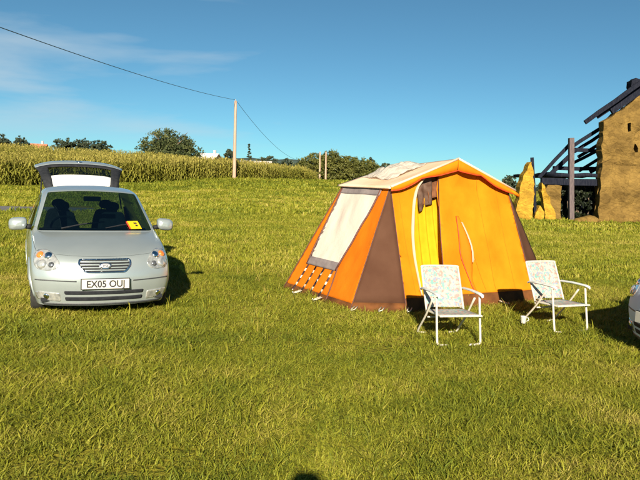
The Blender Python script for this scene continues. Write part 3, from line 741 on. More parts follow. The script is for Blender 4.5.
    if hatch_deg > 20:
        for sx in (-1, 1):
            MB().tube([(sx * .60, 3.20, 1.10), hl_ + rot @ Vector((sx * .56, .20, -.33))], .011, 8).build('gas_strut', 'black', car, smooth=True)
    # tail lights
    for sx in (-1, 1):
        MB().tube([(sx * .735, 3.40, .80), (sx * .70, 3.33, .97), (sx * .66, 3.29, 1.12)], [.03, .032, .02], 8).build('tail_light', 'red_card', car, smooth=True)
    return car

CAR_YAW = R(24)
car = make_car('parked_car', 'silver hatchback with its tailgate raised, parked on the open grass', 'car', (-2.42, 7.73, 0), CAR_YAW, 'paint', 91, 'EX05 OUJ')
# yellow card standing on the dashboard behind the windscreen
mw = Matrix.Translation((-2.42, 7.73, 0)) @ Matrix.Rotation(CAR_YAW, 4, 'Z')
wl_, wn_, *_ = SHELL[3].ray_cast(Vector((.49, -1, .935)), Vector((0, 1, 0)))
if wn_.y > 0: wn_ = -wn_
card = thing('permit_card', 'yellow card with a dark mark tucked against the windscreen of the silver car', 'card', mw @ (wl_ + wn_ * .014), CAR_YAW)
cz = (Vector((0, 0, 1)) - wn_ * wn_.z).normalized(); cx_ = (-wn_).cross(cz); CR = Matrix((cx_, -wn_, cz)).transposed()
def cbox(x, y, z, w, d, h_): return MB().box(CR @ Vector((x, y, z)), (w, d, h_), CR)
cbox(0, 0, .075, .15, .004, .15).build('sheet', 'yellow_card', card)
cbox(-.082, .001, .072, .022, .004, .14).build('edge_strip', 'red_card', card)
cbox(.02, -.004, .105, .045, .002, .022).build('printed_mark', 'ink', card)
cbox(.024, -.004, .060, .032, .002, .030).build('printed_mark', 'ink', card)

car2 = make_car('parked_car', 'pale blue car at the pitch edge, its nose toward the folding chairs', 'car', (3.27, 6.60, 0), R(-80), 'paint_blue', 0)

# ================================================================== TENT
TO = Vector((1.858, 9.81, 0)); TANG = R(30)
tent = thing('frame_tent', 'orange frame tent with brown corner gussets and a half open door on the grass', 'tent', TO, TANG)
# local: x = along the front, -y = towards the front, z up
def bl(p00, p10, p11, p01, s, t):
    a = Vector(p00) * (1 - s) + Vector(p10) * s; b = Vector(p01) * (1 - s) + Vector(p11) * s
    return a * (1 - t) + b * t
def wr(x, z, seed, amp=.012):
    """slack-canvas wrinkles"""
    return amp * (n3(x * 1.1, z * .8, seed, 1.4) * 1.2 + .55 * n3(x * 3 + z * 1.2, z * 1.1, seed + 5, 1.5) + .25 * n3(x * 9 - z * 2, z * 2, seed + 9, 1))
def panel(name, poly, fn, m, parent, step=.06, holes=(), solid=.003):
    vs_, tr = fill(poly, step, holes)
    b = MB().add([fn(*p) for p in vs_], tr)
    o = b.build(name, m, parent, smooth=True)
    if solid: md = o.modifiers.new('solid', 'SOLIDIFY'); md.thickness = solid; md.offset = 0
    return o
ZE, ZR = 1.60, 2.00
# --- front wall: (a, z)
def front_fn(a, z, off=0.):
    y = -.60 * (1 - min(z, ZE) / ZE)
    edge = max(0, 1 - (abs(a) / 1.17) ** 4) * min(1, z * 4) * max(.0, min(1, (2.02 - z) * 4))
    return Vector((a, y + wr(a, z, 2, .042) * edge + .03 * edge * math.sin(min(z, ZE) / ZE * math.pi) - off, z))
door = [(-.44, 1.79), (-.34, 1.80), (-.275, 1.75), (-.32, 1.3), (-.38, .9), (-.42, .6), (-.47, .19), (-.88, .19), (-.85, .6), (-.81, .9), (-.765, 1.15), (-.715, 1.35), (-.64, 1.55), (-.55, 1.69)]
wall = panel('front_wall', [(-1.165, .17), (1.165, .17), (1.08, ZE), (0, ZR), (-1.08, ZE)], front_fn, 'orange', tent, .06, [door])
for a_s in (-.97, .46, .82):     # sewn seams between the widths of canvas
    MB().tube([front_fn(a_s, z, .003) for z in np.linspace(.18, ZR - .37 * abs(a_s) - .03, 14)], .0035, 5).build('seam', 'orange_deep', tent)
panel('mud_wall', [(-1.17, 0.0), (1.17, 0.0), (1.166, .17), (-1.166, .17)], lambda a, z: front_fn(a, z, .004 + .02 * max(0, n3(a, 0, 3, 2.)) * (1 - z / .17)), 'mud', tent, .06)
# door edge: white lining strip on the left edge, dark zip on the right edge
le = [(-.44, 1.79), (-.55, 1.69), (-.64, 1.55), (-.715, 1.35), (-.765, 1.15), (-.81, .9), (-.85, .6), (-.88, .19)]
le = [(v.x, v.y) for v in curve_pts([(a, z, 0) for a, z in le], 5)]
st_ = []
for i, (a, z) in enumerate(le):
    w = .045 * math.sin(math.pi * min(1, i / (len(le) - 1) * 1.0)) ** .5 + .01
    st_.append([front_fn(a, z, .008), front_fn(a - w * .5, z, .035), front_fn(a - w, z, .012)])
MB().grid(st_).build('door_hem', 'lining', tent, smooth=True, solid=.003)
MB().tube([front_fn(a, z, .006) for a, z in ((-.275, 1.75), (-.32, 1.3), (-.38, .9), (-.42, .6), (-.47, .19))], .007, 6).build('zip', 'dark_piping', tent, smooth=True)
# loose door flap to the right of the opening, its lower part curled out
fl_p = []
for i in range(15):
    t = i / 14; z = 1.22 - t * 1.02
    curl = math.sin(math.pi * min(1, t * 1.15)) ** 1.2
    a0 = -.02 - .06 * t + .30 * max(0, t - .55)
    fl_p.append([front_fn(a0 + s * (.05 + .10 * curl), z - .05 * s * curl, .012 + .085 * curl * math.sin(s * 2.2)) for s in (0, .33, .66, 1)])
fo = MB().grid(fl_p).build('door_flap', 'orange_deep', tent, smooth=True, solid=.003, sub=1)
MB().tube([r_[0] + Vector((0, -.006, 0)) for r_ in fl_p], .0055, 6).build('flap_piping', 'piping', fo, smooth=True)
MB().grid([[r_[3] + Vector((-.004, -.007, 0)), r_[3] + Vector((.022, -.011, -.006))] for r_ in fl_p[1:9]]).build('flap_lining', 'lining', fo, smooth=True, solid=.004)
MB().lathe([(.001, -.012), (.016, -.006), (.018, 0), (.016, .006), (.001, .012)], 12, 'Y', front_fn(.16, .62, .02)).build('toggle', 'lining', fo, smooth=True)
# a pulled crease line below the flap
MB().tube([front_fn(.17 + .12 * t, .80 - .62 * t, .004) for t in np.linspace(0, 1, 8)], .0045, 5).build('seam', 'orange_deep', tent)
# --- inside the door: yellow curtain in folds and a brown bundle tied above it
cp = []
for j in range(14):
    z = 1.46 - 1.44 * j / 13
    cp.append([(a - .04 * (1 - j / 13) * (a + .5), .085 - .36 * (1 - z / ZE) + (.035 * math.sin(a * 40 + 5 * z * (a + .3) + .6 * math.sin(j * .5)) + .02 * n3(a * 4, z, 8)) , z) for a in np.linspace(-1.04, -.16, 52)])
MB().grid(cp).build('curtain', 'yellow', tent, smooth=True, solid=.003)
# brown and grey clothes hung up inside the top of the doorway, ragged lower edges
for k, (a0, a1, zb, m_, y0) in enumerate(((-.76, -.44, 1.46, 'inner', .03), (-.60, -.36, 1.42, 'garment', .0), (-.44, -.18, 1.48, 'inner', .02))):
    P = []
    for j in range(12):
        t = j / 11
        P.append([Vector((a, y0 + .055 - .08 * t + .020 * math.sin((a - a0) * 40 + k * 2 + t * 1.5) * (.3 + t) + .02 * n3(a * 6, t * 3, k, 1.3), 1.86 - .37 * max(0, abs(a) - .25) - (1.86 - zb + .02 * math.sin((a - a0) * 25 + k)) * t)) for a in np.linspace(a0, a1, 16)])
    MB().grid(P).build('hung_cloth', m_, tent, smooth=True, solid=.004)
ip = [[(a, .17 + .02 * n3(a, z, 6, 5), z) for a in np.linspace(-1.0, .3, 14)] for z in np.linspace(1.60, .02, 14)]
MB().grid(ip).build('inner_tent', 'inner', tent, smooth=True, solid=.003)
# --- side panels
def side_fn(sx, s, t, off=0.):
    """s: 0 rear .. 1 front, t: 0 ground .. 1 eave"""
    p = bl((sx * 1.84, 1.60, 0), (sx * 1.84, -.30, 0), (sx * 1.08, .0, ZE), (sx * 1.08, 1.20, ZE), s, t)
    e = max(0, math.sin(math.pi * min(1, max(0, s)))) ** .5 * math.sin(math.pi * min(1, max(0, t))) ** .5
    d = wr(s * 1.8, t * 1.8, 11 + sx, .032) * e - .02 * e
    return p + Vector((sx * .915, 0, .405)) * (d + off)
for sx in (-1, 1):
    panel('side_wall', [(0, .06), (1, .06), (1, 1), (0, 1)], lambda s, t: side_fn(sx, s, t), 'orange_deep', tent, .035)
    panel('mud_wall', [(0, 0), (1, 0), (1, .06), (0, .06)], lambda s, t: side_fn(sx, s, t, .003), 'mud', tent, .03)
# window with its blind on the left side
wq = [(.15, .31), (.61, .31), (.845, .935), (.055, .935)]
panel('window_blind', wq, lambda s, t: side_fn(-1, s, t, .012), 'blind', tent, .035)
for nm, q, m, of in (('window_band', [(.045, .92), (.86, .92), (.875, .992), (.04, .992)], 'band', .017), ('window_band', [(.135, .265), (.60, .265), (.63, .335), (.14, .335)], 'band', .017)):
    panel(nm, q, lambda s, t: side_fn(-1, s, t, of), m, tent, .03)
def s_line(a, b, n=10, off=.016): return [side_fn(-1, a[0] + (b[0] - a[0]) * i / (n - 1), a[1] + (b[1] - a[1]) * i / (n - 1), off) for i in range(n)]
for a, b in (((.145, .27), (.045, .985)), ((.61, .27), (.855, .985))):
    MB().tube(s_line(a, b), .014, 6).build('window_piping', 'dark_piping', tent, smooth=True)
MB().tube(s_line((1, .0), (1, 1), off=.004), .007, 6).build('seam', 'dark_piping', tent); MB().tube(s_line((0, 0), (0, 1), off=.004), .007, 6).build('seam', 'dark_piping', tent)
MB().tube(s_line((.66, .02), (.62, .30), off=.010), .009, 6).build('seam', 'dark_piping', tent)
for k, s in enumerate((.17, .30, .43, .56)):
    q = [(s - .011 - .02 * (1 if k < 4 else 0), .015), (s + .012 - .02, .015), (s + .022, .27), (s - .001, .27)]
    panel('window_strap', q, lambda s_, t_: side_fn(-1, s_, t_, .014), 'strap', tent, .03)
# --- corner gussets (front and rear)
def tri_panel(A, B, C, m, nm='gusset', sag=.02):
    A, B, C = Vector(A), Vector(B), Vector(C); nrm = (B - A).cross(C - A).normalized(); n = 12; vs_ = []; f = []
    idx = {}
    for i in range(n + 1):
        for j in range(n + 1 - i):
            u, v = i / n, j / n; w = 1 - u - v; p = A * w + B * u + C * v
            idx[i, j] = len(vs_); vs_.append(p + nrm * (wr(u * 2, v * 2, 31, .02) - sag * 0) * min(1, 8 * u * v * w * 3))
    for i in range(n):
        for j in range(n - i):
            f.append((idx[i, j], idx[i + 1, j], idx[i, j + 1]))
            if j < n - i - 1: f.append((idx[i + 1, j], idx[i + 1, j + 1], idx[i, j + 1]))
    return MB().add(vs_, f).build(nm, m, tent, smooth=True, solid=.003)
for sx in (-1, 1):
    T, B_, C_ = Vector((sx * 1.08, 0, ZE)), Vector((sx * 1.84, -.30, 0)), Vector((sx * 1.17, -.60, 0))
    k = .07
    B2, C2 = B_ + (T - B_) * k, C_ + (T - C_) * k
    tri_panel(T, B2, C2, 'brown')
    MB().grid([[B_ + (C_ - B_) * t + Vector((0, 0, .0)) + Vector((0, -.02 * n3(t * 3, 1, 2), 0)) for t in np.linspace(0, 1, 9)], [B2 + (C2 - B2) * t for t in np.linspace(0, 1, 9)]]).build('mud_wall', 'mud', tent, smooth=True, solid=.003)
    MB().tube([C_ + Vector((0, -.003, 0)), T + Vector((0, -.003, 0))], .006, 6).build('seam', 'dark_piping', tent)
    Tb, Bb, Cb = Vector((sx * 1.08, 1.2, ZE)), Vector((sx * 1.84, 1.60, 0)), Vector((sx * 1.17, 1.80, 0))
    tri_panel(Tb, Bb, Cb, 'brown')
# --- rear wall
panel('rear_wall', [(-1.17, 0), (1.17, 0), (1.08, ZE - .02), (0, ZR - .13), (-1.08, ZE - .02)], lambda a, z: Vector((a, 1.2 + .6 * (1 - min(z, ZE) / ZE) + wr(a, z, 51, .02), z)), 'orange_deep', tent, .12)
# --- roof: two slopes with a small overhang and sag between the poles
def roof_fn(sx, s, t, off=.012):
    """s: 0 front overhang .. 1 rear; t: 0 ridge .. 1 eave"""
    y = -.10 + s * 1.36; x = t * 1.14; z = ZR + .005 - (ZR - ZE) / 1.08 * x - .10 * max(0, s - .08) ** 1.0 * (1 - t) ** 1.5
    sag = .05 * math.sin(math.pi * s) * math.sin(math.pi * t) + .012 * n3(s * 3, t * 3, sx * 3 + 7, 1.5) * math.sin(math.pi * t)
    return Vector((sx * x, y, z - sag + off))
for sx in (-1, 1):
    MB().grid([[roof_fn(sx, s, t) for t in np.linspace(0, 1, 16)] for s in np.linspace(0, 1, 18)]).build('roof_panel', 'roof', tent, smooth=True, solid=.003)
    # scalloped front valance, hung a little in front of the wall
    vp = []
    for t in np.linspace(0, 1, 49):
        p = roof_fn(sx, 0, t, .014); t0 = .56 if sx < 0 else .38
        d = .05 + (.11 * (1 - (t / t0) ** 1.4) if t < t0 else .045 * math.sin(math.pi * (t - t0) / (1 - t0)))
        vp.append([p + Vector((0, -.004, 0)), p + Vector((0, -.010, -d * .5)), p + Vector((0, -.004, -d))])
    vo = MB().grid(vp).build('valance', 'orange', tent, smooth=True, solid=.003)
    MB().tube([r_[2] + Vector((0, -.003, 0)) for r_ in vp], .0075, 6).build('valance_piping', 'piping', vo, smooth=True)
    # side valance along the eave
    ev = [[roof_fn(sx, s, 1) + Vector((sx * .004, 0, 0)), roof_fn(sx, s, 1) + Vector((sx * .006, 0, -.022))] for s in np.linspace(0, 1, 20)]
    MB().grid(ev).build('valance', 'roof', tent, smooth=True, solid=.003)
    MB().tube([roof_fn(sx, 0, 0, .02), roof_fn(sx, 0, .5, .02), roof_fn(sx, 0, 1, .02)], .016, 8).build('hem', 'roof', tent, smooth=True)
MB().tube([(1.05, -.10, ZE + .0), (1.185, -.13, ZE - .075)], .026, 8).build('corner_sleeve', 'orange', tent, smooth=True)
# --- frame poles inside
for sx in (-1, 1):
    for y, yb in ((.03, -.50), (1.17, 1.70)):
        MB().tube([(sx * 1.05, y, ZE - .03), (sx * 1.08, yb, 0)], .012, 8).build('frame_pole', 'steel', tent, smooth=True)
        MB().tube([(sx * 1.05, y, ZE - .03), (0, y, ZR - (.04 if y < 1 else .15))], .012, 8).build('frame_pole', 'steel', tent, smooth=True)
MB().tube([(0, .03, ZR - .04), (0, 1.17, ZR - .15)], .012, 8).build('frame_pole', 'steel', tent, smooth=True)

# crumpled clear plastic lying on the roof
pl = []
for i in range(22):
    row = []
    for j in range(22):
        u, v = i / 21 * 2 - 1, j / 21 * 2 - 1; rr = min(1, math.hypot(u, v) / 1.15)
        s, t = .70 + .26 * u, .36 + .30 * v
        hgt = .11 * (1 - rr ** 2.2) * (1 + .5 * n3(u * 2, v * 2, 4.4, 1.3)) + .03 * n3(u * 5, v * 5, 9.2, 1.2)
        row.append(roof_fn(-1, s, t, .022) + Vector((0, 0, max(.0, hgt))))
    pl.append(row)
sheet = MB().grid(pl).build('plastic_sheet', 'plastic', None, smooth=True, solid=.004)
sheet.location = TO; sheet.rotation_euler = (0, 0, TANG)
tag(sheet, 'crumpled clear plastic sheet bunched up on the tent roof', 'plastic sheet')

# pegs with loops along the tent edge
tm_ = Matrix.Translation(TO) @ Matrix.Rotation(TANG, 4, 'Z')
for (p, lab) in (((-1.90, 1.02, 0), 'white looped peg below the rear end of the window straps'), ((-1.91, .42, 0), 'white looped peg below the front end of the window straps'),
                 ((-1.82, -.36, 0), 'white looped peg where the window wall meets the brown gusset'), ((-1.52, -.53, 0), 'white looped peg under the middle of the brown gusset'),
                 ((-1.20, -.69, 0), 'white looped peg where the brown gusset meets the door wall'), ((-.35, -.68, 0), 'white looped peg at the foot of the tent doorway'),
                 ((.45, -.68, 0), 'white looped peg in the mud wall beside the door flap'), ((1.16, -.69, 0), 'white looped peg at the shaded tent corner behind the chair')):
    w = tm_ @ Vector(p); d = (tm_.to_3x3() @ Vector((p[0] * .6, -.6 if p[1] < 0 else 0, 0))).normalized()
    pg = thing('tent_peg', lab, 'tent peg', w, 0, 'tent pegs along the tent edge')
    MB().tube([d * .03 + Vector((0, 0, -.12)), d * .06 + Vector((0, 0, .045)), d * .075 + Vector((0, 0, .055)), d * .085 + Vector((0, 0, .035))], .006, 6).build('peg', 'steel', pg, smooth=True)
    side = d.cross(Vector((0, 0, 1)))
    MB().tube([-d * .06 + side * .02 + Vector((0, 0, .07)), d * .03 + side * .022 + Vector((0, 0, .045)), d * .065 + Vector((0, 0, .038)), d * .03 - side * .022 + Vector((0, 0, .045)), -d * .06 - side * .02 + Vector((0, 0, .07))], .008, 6).build('loop', 'white_metal', pg, smooth=True)

# ================================================================== CHAIRS
def make_chair(label, loc, rz, drop=0):
    c = thing('folding_chair', label, 'chair', loc, rz, 'folding chairs in front of the tent')
    W = .215; r_ = .0115
    # local: -y is the front. back frame: inverted U from the rear of the seat up
    bk = [(-W, .0, .27), (-W, .20, .70), (-W * .97, .215, .735), (-W * .85, .225, .755), (W * .85, .225, .755), (W * .97, .215, .735), (W, .20, .70), (W, .0, .27)]
    MB().tube(curve_pts(bk, 4), r_, 8).build('back_frame', 'white_metal', c, smooth=True)
    # seat frame
    sf = [(-W, .03, .30), (-W, -.36, .312), (-W * .9, -.385, .314), (W * .9, -.385, .314), (W, -.36, .312), (W, .03, .30)]
    MB().tube(curve_pts(sf, 4), r_, 8).build('seat_frame', 'white_metal', c, smooth=True)
    # cloth
    P = []
    for j in range(11):
        t = j / 10; P.append([(x, .035 + .19 * t - .004 + .028 * (1 - (x / W) ** 2) * math.sin(math.pi * min(1, t * .9 + .1)), .33 + .425 * t + .008 * n3(x * 5, t * 3, 1)) for x in np.linspace(-W * .97, W * .97, 9)])
    MB().grid(P).build('back_cloth', 'floral', c, smooth=True, solid=.008)
    P = []
    for j in range(11):
        t = j / 10; P.append([(x, .03 - .415 * t, .308 + .014 * t - .012 * (1 - (x / W) ** 2) * math.sin(math.pi * t)) for x in np.linspace(-W * .97, W * .97, 9)])
    MB().grid(P).build('seat_cloth', 'floral', c, smooth=True, solid=.01)
    # front legs: from under the arms down, bent in along the ground
    X = W + .025
    for sx in (-1, 1):
        MB().tube(curve_pts([(sx * X, -.30, .50), (sx * X, -.33, .30), (sx * X, -.37, .06), (sx * (X - .01), -.378, .025), (sx * (X - .05), -.38, .012), (sx * (X - .13), -.38, .012)], 4), r_ * 1.1, 8).build('leg', 'white_metal', c, smooth=True)
        MB().tube(curve_pts([(sx * X * .98, -.20, .47), (sx * X * .98, -.02, .25), (sx * X * .98, .17, .06), (sx * (X - .02), .20, .02), (sx * (X - .10), .205, .012)], 4), r_, 8).build('leg', 'white_metal', c, smooth=True)
        am = MB(); P = []
        for y, z, w in ((.13, .515, .016), (.10, .528, .021), (-.10, .535, .024), (-.30, .53, .026), (-.355, .522, .022), (-.37, .51, .012)):
            P.append([(sx * X + w * math.cos(a), y, z + .013 * math.sin(a)) for a in np.linspace(0, 2 * math.pi, 13)])
        am.grid(P); am.add(P[0][:-1], [tuple(range(12))]); am.add(P[-1][:-1], [tuple(range(11, -1, -1))])
        am.build('armrest', 'arm', c, smooth=True)
        MB().tube([(sx * (W + .02), .11, .52), (sx * W, .125, .53)], .008, 6).build('arm_pin', 'white_metal', c)
    MB().tube([(-W, -.02, .235), (W, -.02, .235)], .009, 8).build('stretcher', 'white_metal', c, smooth=True)
    return c
CH1, CH2 = (1.385, 7.33, 0), (2.80, 8.18, 0)
make_chair('folding chair with pastel floral cloth standing before the tent door', CH1, R(13))
ch2 = make_chair('folding chair with pastel floral cloth beside the tent corner away from the door', CH2, R(22))
# white cup by the far chair's rear foot
cw = on_z(523, 326)
cup = thing('cup', 'small white cup standing in the grass by the chair at the tent corner', 'cup', (cw.x, cw.y, .0))
MB().lathe([(.001, .035), (.026, .035), (.028, .04), (.036, .115), (.038, .12), (.034, .118), (.026, .045), (.001, .045)], 20, 'Z').build('bowl', 'plate', cup, smooth=True)
MB().tube(curve_pts([(.034, 0, .10), (.058, 0, .098), (.060, 0, .07), (.031, 0, .058)], 4), .005, 6).build('handle', 'plate', cup, smooth=True)

# ================================================================== POLES AND WIRES
def power_pole(base, top, r0, label, nm='utility_pole', cross=False):
    p = thing(nm, label, 'pole', base)
    d = Vector(top) - Vector(base); n = 7
    MB().tube([Vector((0, 0, -.4))] + [d * (i / n) for i in range(n + 1)], [r0] + [r0 * (1 - .35 * i / n) for i in range(n + 1)], 12).build('post', 'pole', p, smooth=True)
    MB().lathe([(.03, d.z - .02), (.055, d.z + .03), (.055, d.z + .08), (.03, d.z + .13), (.001, d.z + .15)], 10, 'Z', (d.x, d.y, 0)).build('insulator', 'white_wall', p, smooth=True)
    return p
pb = at_y(234.2, 181.5, 62); pt = at_y(235.6, 101, 62); pb.z = ztf(pb.x, pb.y) - .05
power_pole(pb, pt, .17, 'tall pale wooden utility pole standing at the front edge of the maize field')
PY2 = 165
q = []
for px, lab in ((319.6, 'far wooden pole of a pair, with a dark twin close by, carrying the wire end'), (325.6, 'far wooden pole of a pair, second one, without any wire')):
    b = at_y(px, 181, PY2); t = at_y(px + .4, 152, PY2); b.z = ztf(b.x, b.y) - .1; q.append(t)
    power_pole(b, t, .24, lab)
def wire(a, b, sag, label):
    a, b = Vector(a), Vector(b); n = 60; pts = [a + (b - a) * (i / n) - Vector((0, 0, 4 * sag * (i / n) * (1 - i / n))) for i in range(n + 1)]
    # thicker than real cable by little: a bundled twisted line
    o = MB().tube(pts, .017, 6).build('overhead_wire', 'wire', None, smooth=True); return tag(o, label, 'wire')
wire(pt + Vector((0, 0, .1)), q[0] + Vector((0, 0, .1)), 3.6, 'slack overhead wire running from the tall pole to the far pole pair')
back_pole = Vector((-16.2, -48, 7.6))
wire(back_pole, pt + Vector((0, 0, .1)), 2.05, 'overhead wire coming in over the field to the tall pale pole')

# ================================================================== TREES
LEAF = {}
def crown_mesh(name, blobs, n, size, seed, m):
    """leaf-sized faces spread through lumpy clumps; blobs: (centre, radii)"""
    g = np.random.default_rng(seed); V = []; F_ = []; L = []
    vol = np.array([b[1][0] * b[1][1] * b[1][2] for b in blobs]) ** .67; vol = vol / vol.sum()
    k = 0
    for (c, rad), w in zip(blobs, vol):
        c = np.array(c); rad = np.array(rad); m_ = max(40, int(n * w))
        ncl = max(8, m_ // 26)
        d = g.normal(size=(ncl, 3)); d /= np.linalg.norm(d, axis=1, keepdims=True)
        rr = g.uniform(.25, 1.0, ncl) ** .45
        cl = c + d * rad * rr[:, None]; cs = g.uniform(.10, .26, ncl); ct = g.normal(0, .16, ncl)
        for q_ in range(ncl):
            kk = max(6, int(26 * cs[q_] / .18))
            o = g.normal(size=(kk, 3)) * cs[q_] * rad.mean() * np.array([1, 1, .75]) * .62
            P = cl[q_] + o
            ax = g.normal(size=(kk, 3)); ax /= np.linalg.norm(ax, axis=1, keepdims=True)
            bx = np.cross(ax, g.normal(size=(kk, 3))); bx /= np.maximum(np.linalg.norm(bx, axis=1, keepdims=True), 1e-6)
            s = size * g.uniform(.55, 1.4, kk)[:, None]
            quad = np.stack([P - ax * s, P + bx * s * .62, P + ax * s, P - bx * s * .62], 1)
            V.append(quad.reshape(-1, 3)); tt = .45 + ct[q_] + g.normal(0, .10, kk); L.append(np.repeat(tt, 4))
    V = np.concatenate(V); L = np.concatenate(L); nq = len(V) // 4
    me = bpy.data.meshes.new(name); me.vertices.add(len(V)); me.vertices.foreach_set('co', V.ravel())
    me.loops.add(nq * 4); me.polygons.add(nq); me.loops.foreach_set('vertex_index', np.arange(nq * 4)); me.polygons.foreach_set('loop_start', np.arange(nq) * 4)
    me.update(); me.validate(); at = me.attributes.new('leaf', 'FLOAT', 'POINT'); at.data.foreach_set('value', np.clip(L, 0, 1).astype(np.float32))
    me.materials.append(M[m]); return me
def tree(name, label, px0, px1, pytop, pybase, Y, m='leaf_oak', n=3500, size=.3, seed=1, group=None, shape='round', cat='tree', lift=.18):
    a, b = at_y(px0, pybase, Y), at_y(px1, pybase, Y); top = at_y((px0 + px1) / 2, pytop, Y)
    w = (b.x - a.x) * 1.10; cx = (a.x + b.x) / 2; gz = ztf(cx, Y) - .3; H = max(1.5, (top.z - gz) * 1.03)
    t = thing(name, label, cat, (cx, Y, gz), 0, group); g = random.Random(seed)
    zlo = H * lift; bl_ = []
    if shape == 'round':
        hh = H - zlo
        for k in range(30):
            an = k * 2.4 + g.uniform(-.3, .3); el = math.asin(min(1, (k % 10) / 9.5)); q_ = g.uniform(.72, 1.0) if k < 24 else .4
            r_ = min(w, hh * 1.6) * g.uniform(.15, .21)
            bl_.append(((math.cos(an) * math.cos(el) * (w / 2 - r_ * .9) * q_, math.sin(an) * math.cos(el) * (w / 2 - r_) * .85 * q_, zlo + r_ * .55 + math.sin(el) * (hh - r_ * 1.5) * q_), (r_ * 1.1, r_ * 1.1, r_ * .85)))
    elif shape == 'cone':
        for k in range(9):
            z = k / 8; r_ = w / 2 * (1 - z) ** .8 + w * .07; bl_.append(((g.uniform(-.06, .06) * w, 0, zlo * .5 + z * (H - zlo * .5 - r_ * .8)), (r_, r_, H / 9)))
    else:  # low, wide, bushy
        nb = max(5, int(w / H * 5))
        for k in range(nb):
            x = (k + .5) / nb - .5; hh = H * g.uniform(.72, 1.0); r_ = max(H * .3, w / nb * .9)
            bl_.append(((x * w * .9, g.uniform(-.25, .25) * H, hh - r_ * .75), (r_, r_, r_ * .8))); bl_.append(((x * w * .9, g.uniform(-.3, .3) * H, hh * .4), (r_, r_, hh * .4)))
    o = link('crown', crown_mesh('crown', bl_, int(n * 2.4), size * .62, seed, m), None, t)
    tr = MB(); th = H * (.75 if shape != 'bush' else .5); r0 = max(.12, w * .028)
    pts = [Vector((0, 0, -.3)), Vector((.1 * r0, 0, th * .3)), Vector((-.3 * r0, .2, th * .6)), Vector((0, 0, th))]
    tr.tube(curve_pts(pts, 4), [r0 * (1.25 - 1.0 * i / 12) for i in range(13)], 8)
    for k in range(6 if shape == 'round' else 3):
        an = g.uniform(0, 6.28); z0 = th * g.uniform(.35, .7); ln = w * g.uniform(.2, .36)
        e = Vector((math.cos(an) * ln, math.sin(an) * ln, z0 + ln * g.uniform(.4, .9))); e.z = min(e.z, H * .88)
        tr.tube([Vector((0, 0, z0)), Vector((e.x * .5, e.y * .5, (z0 + e.z) / 2 + .1)), e], [r0 * .5, r0 * .32, r0 * .1], 6)
    tr.build('trunk', 'bark', t, smooth=True)
    return t
tree('oak_tree', 'large round leafy tree rising alone behind the maize field', 138, 201, 126, 166, 150, 'leaf_oak', 9000, .34, 3, lift=.06)
GB = 'trees on the skyline behind the maize'
tree('field_tree', 'flat-topped dark tree on the skyline, western end of a close row of three', 52, 77, 135.5, 158, 215, 'leaf_dark', 2600, .42, 11, GB, lift=.05)
tree('field_tree', 'dark tree in the middle of a close row of three on the skyline', 69, 96, 137, 158, 218, 'leaf_dark', 2600, .42, 12, GB, lift=.05)
tree('field_tree', 'dark tree at the eastern end of a close row of three, toward the lone oak', 88, 114, 136.5, 160, 214, 'leaf_dark', 2600, .42, 13, GB, lift=.05)
tree('field_tree', 'dark skyline tree beside the pink house, away from it', -10, 15, 132.5, 156, 225, 'leaf_dark', 2400, .42, 14, GB, lift=.05)
tree('field_tree', 'dark skyline tree nearly touching the pink house', 10, 31, 134.5, 156, 222, 'leaf_dark', 2200, .42, 15, GB, lift=.05)
tree('field_tree', 'narrow dark tree just behind the tall pale pole', 222, 236, 144, 166, 150, 'leaf_dark', 1800, .30, 16, GB, lift=.06)
tree('cypress_tree', 'small pointed conifer between the pole tree and the low round tree', 245, 253, 147, 166, 150, 'leaf_dark', 900, .24, 17, GB, shape='cone', lift=.05)
tree('field_tree', 'low round dark tree next to the pointed conifer', 253, 281, 151.5, 168, 150, 'leaf_dark', 2400, .32, 18, GB, lift=.04)
tree('hedge_tree', 'broad low distant shrubbery east of the round tree by the pole pair', 281, 306, 157, 172, 190, 'leaf_dark', 1800, .38, 19, GB, shape='bush')
GH = 'hedgerow trees behind the pole pair'
tree('hedge_tree', 'olive green hedge tree behind the pole pair', 300, 330, 153, 184, 178, 'leaf_olive', 6500, .30, 21, GH, shape='bush')
tree('hedge_tree', 'olive green hedge tree in the middle of the hedgerow behind the tent', 324, 354, 152.5, 186, 176, 'leaf_olive', 6500, .30, 22, GH, shape='bush')
tree('hedge_tree', 'olive green hedge tree at the tent end of the hedgerow', 347, 374, 156, 186, 174, 'leaf_olive', 6500, .30, 23, GH, shape='bush')
tree('field_tree', 'small dark tree peeping above the end of the hedgerow', 362, 378, 153.5, 176, 200, 'leaf_dark', 1500, .4, 24, GH, lift=.05)
tree('field_tree', 'dark tree showing just over the plastic sheet on the tent roof', 376, 396, 157.5, 182, 180, 'leaf_dark', 1900, .36, 25, GH, lift=.05)
tree('field_tree', 'dark tree showing between the tent and the ruined walls', 499, 517, 173.5, 200, 120, 'leaf_dark', 2200, .26, 26, GH, lift=.03)
tree('field_tree', 'far dark tree low behind the tent roof slope', 478, 500, 180, 200, 150, 'leaf_dark', 1500, .3, 27, GH, lift=.03)
tree('field_tree', 'far dark tree low behind the gap in the ruined walls', 534, 552, 181, 202, 140, 'leaf_dark', 1500, .3, 28, GH, lift=.03)
tree('shrub', 'loose green shrub at the field corner near the pole pair', 285, 302, 165, 188, 75, 'leaf_olive', 1500, .16, 30, shape='bush', cat='shrub')
tree('shrub', 'low scrub at the end of the maize by the pole pair', 303, 318, 172, 187, 80, 'leaf_olive', 1000, .16, 31, shape='bush', cat='shrub')

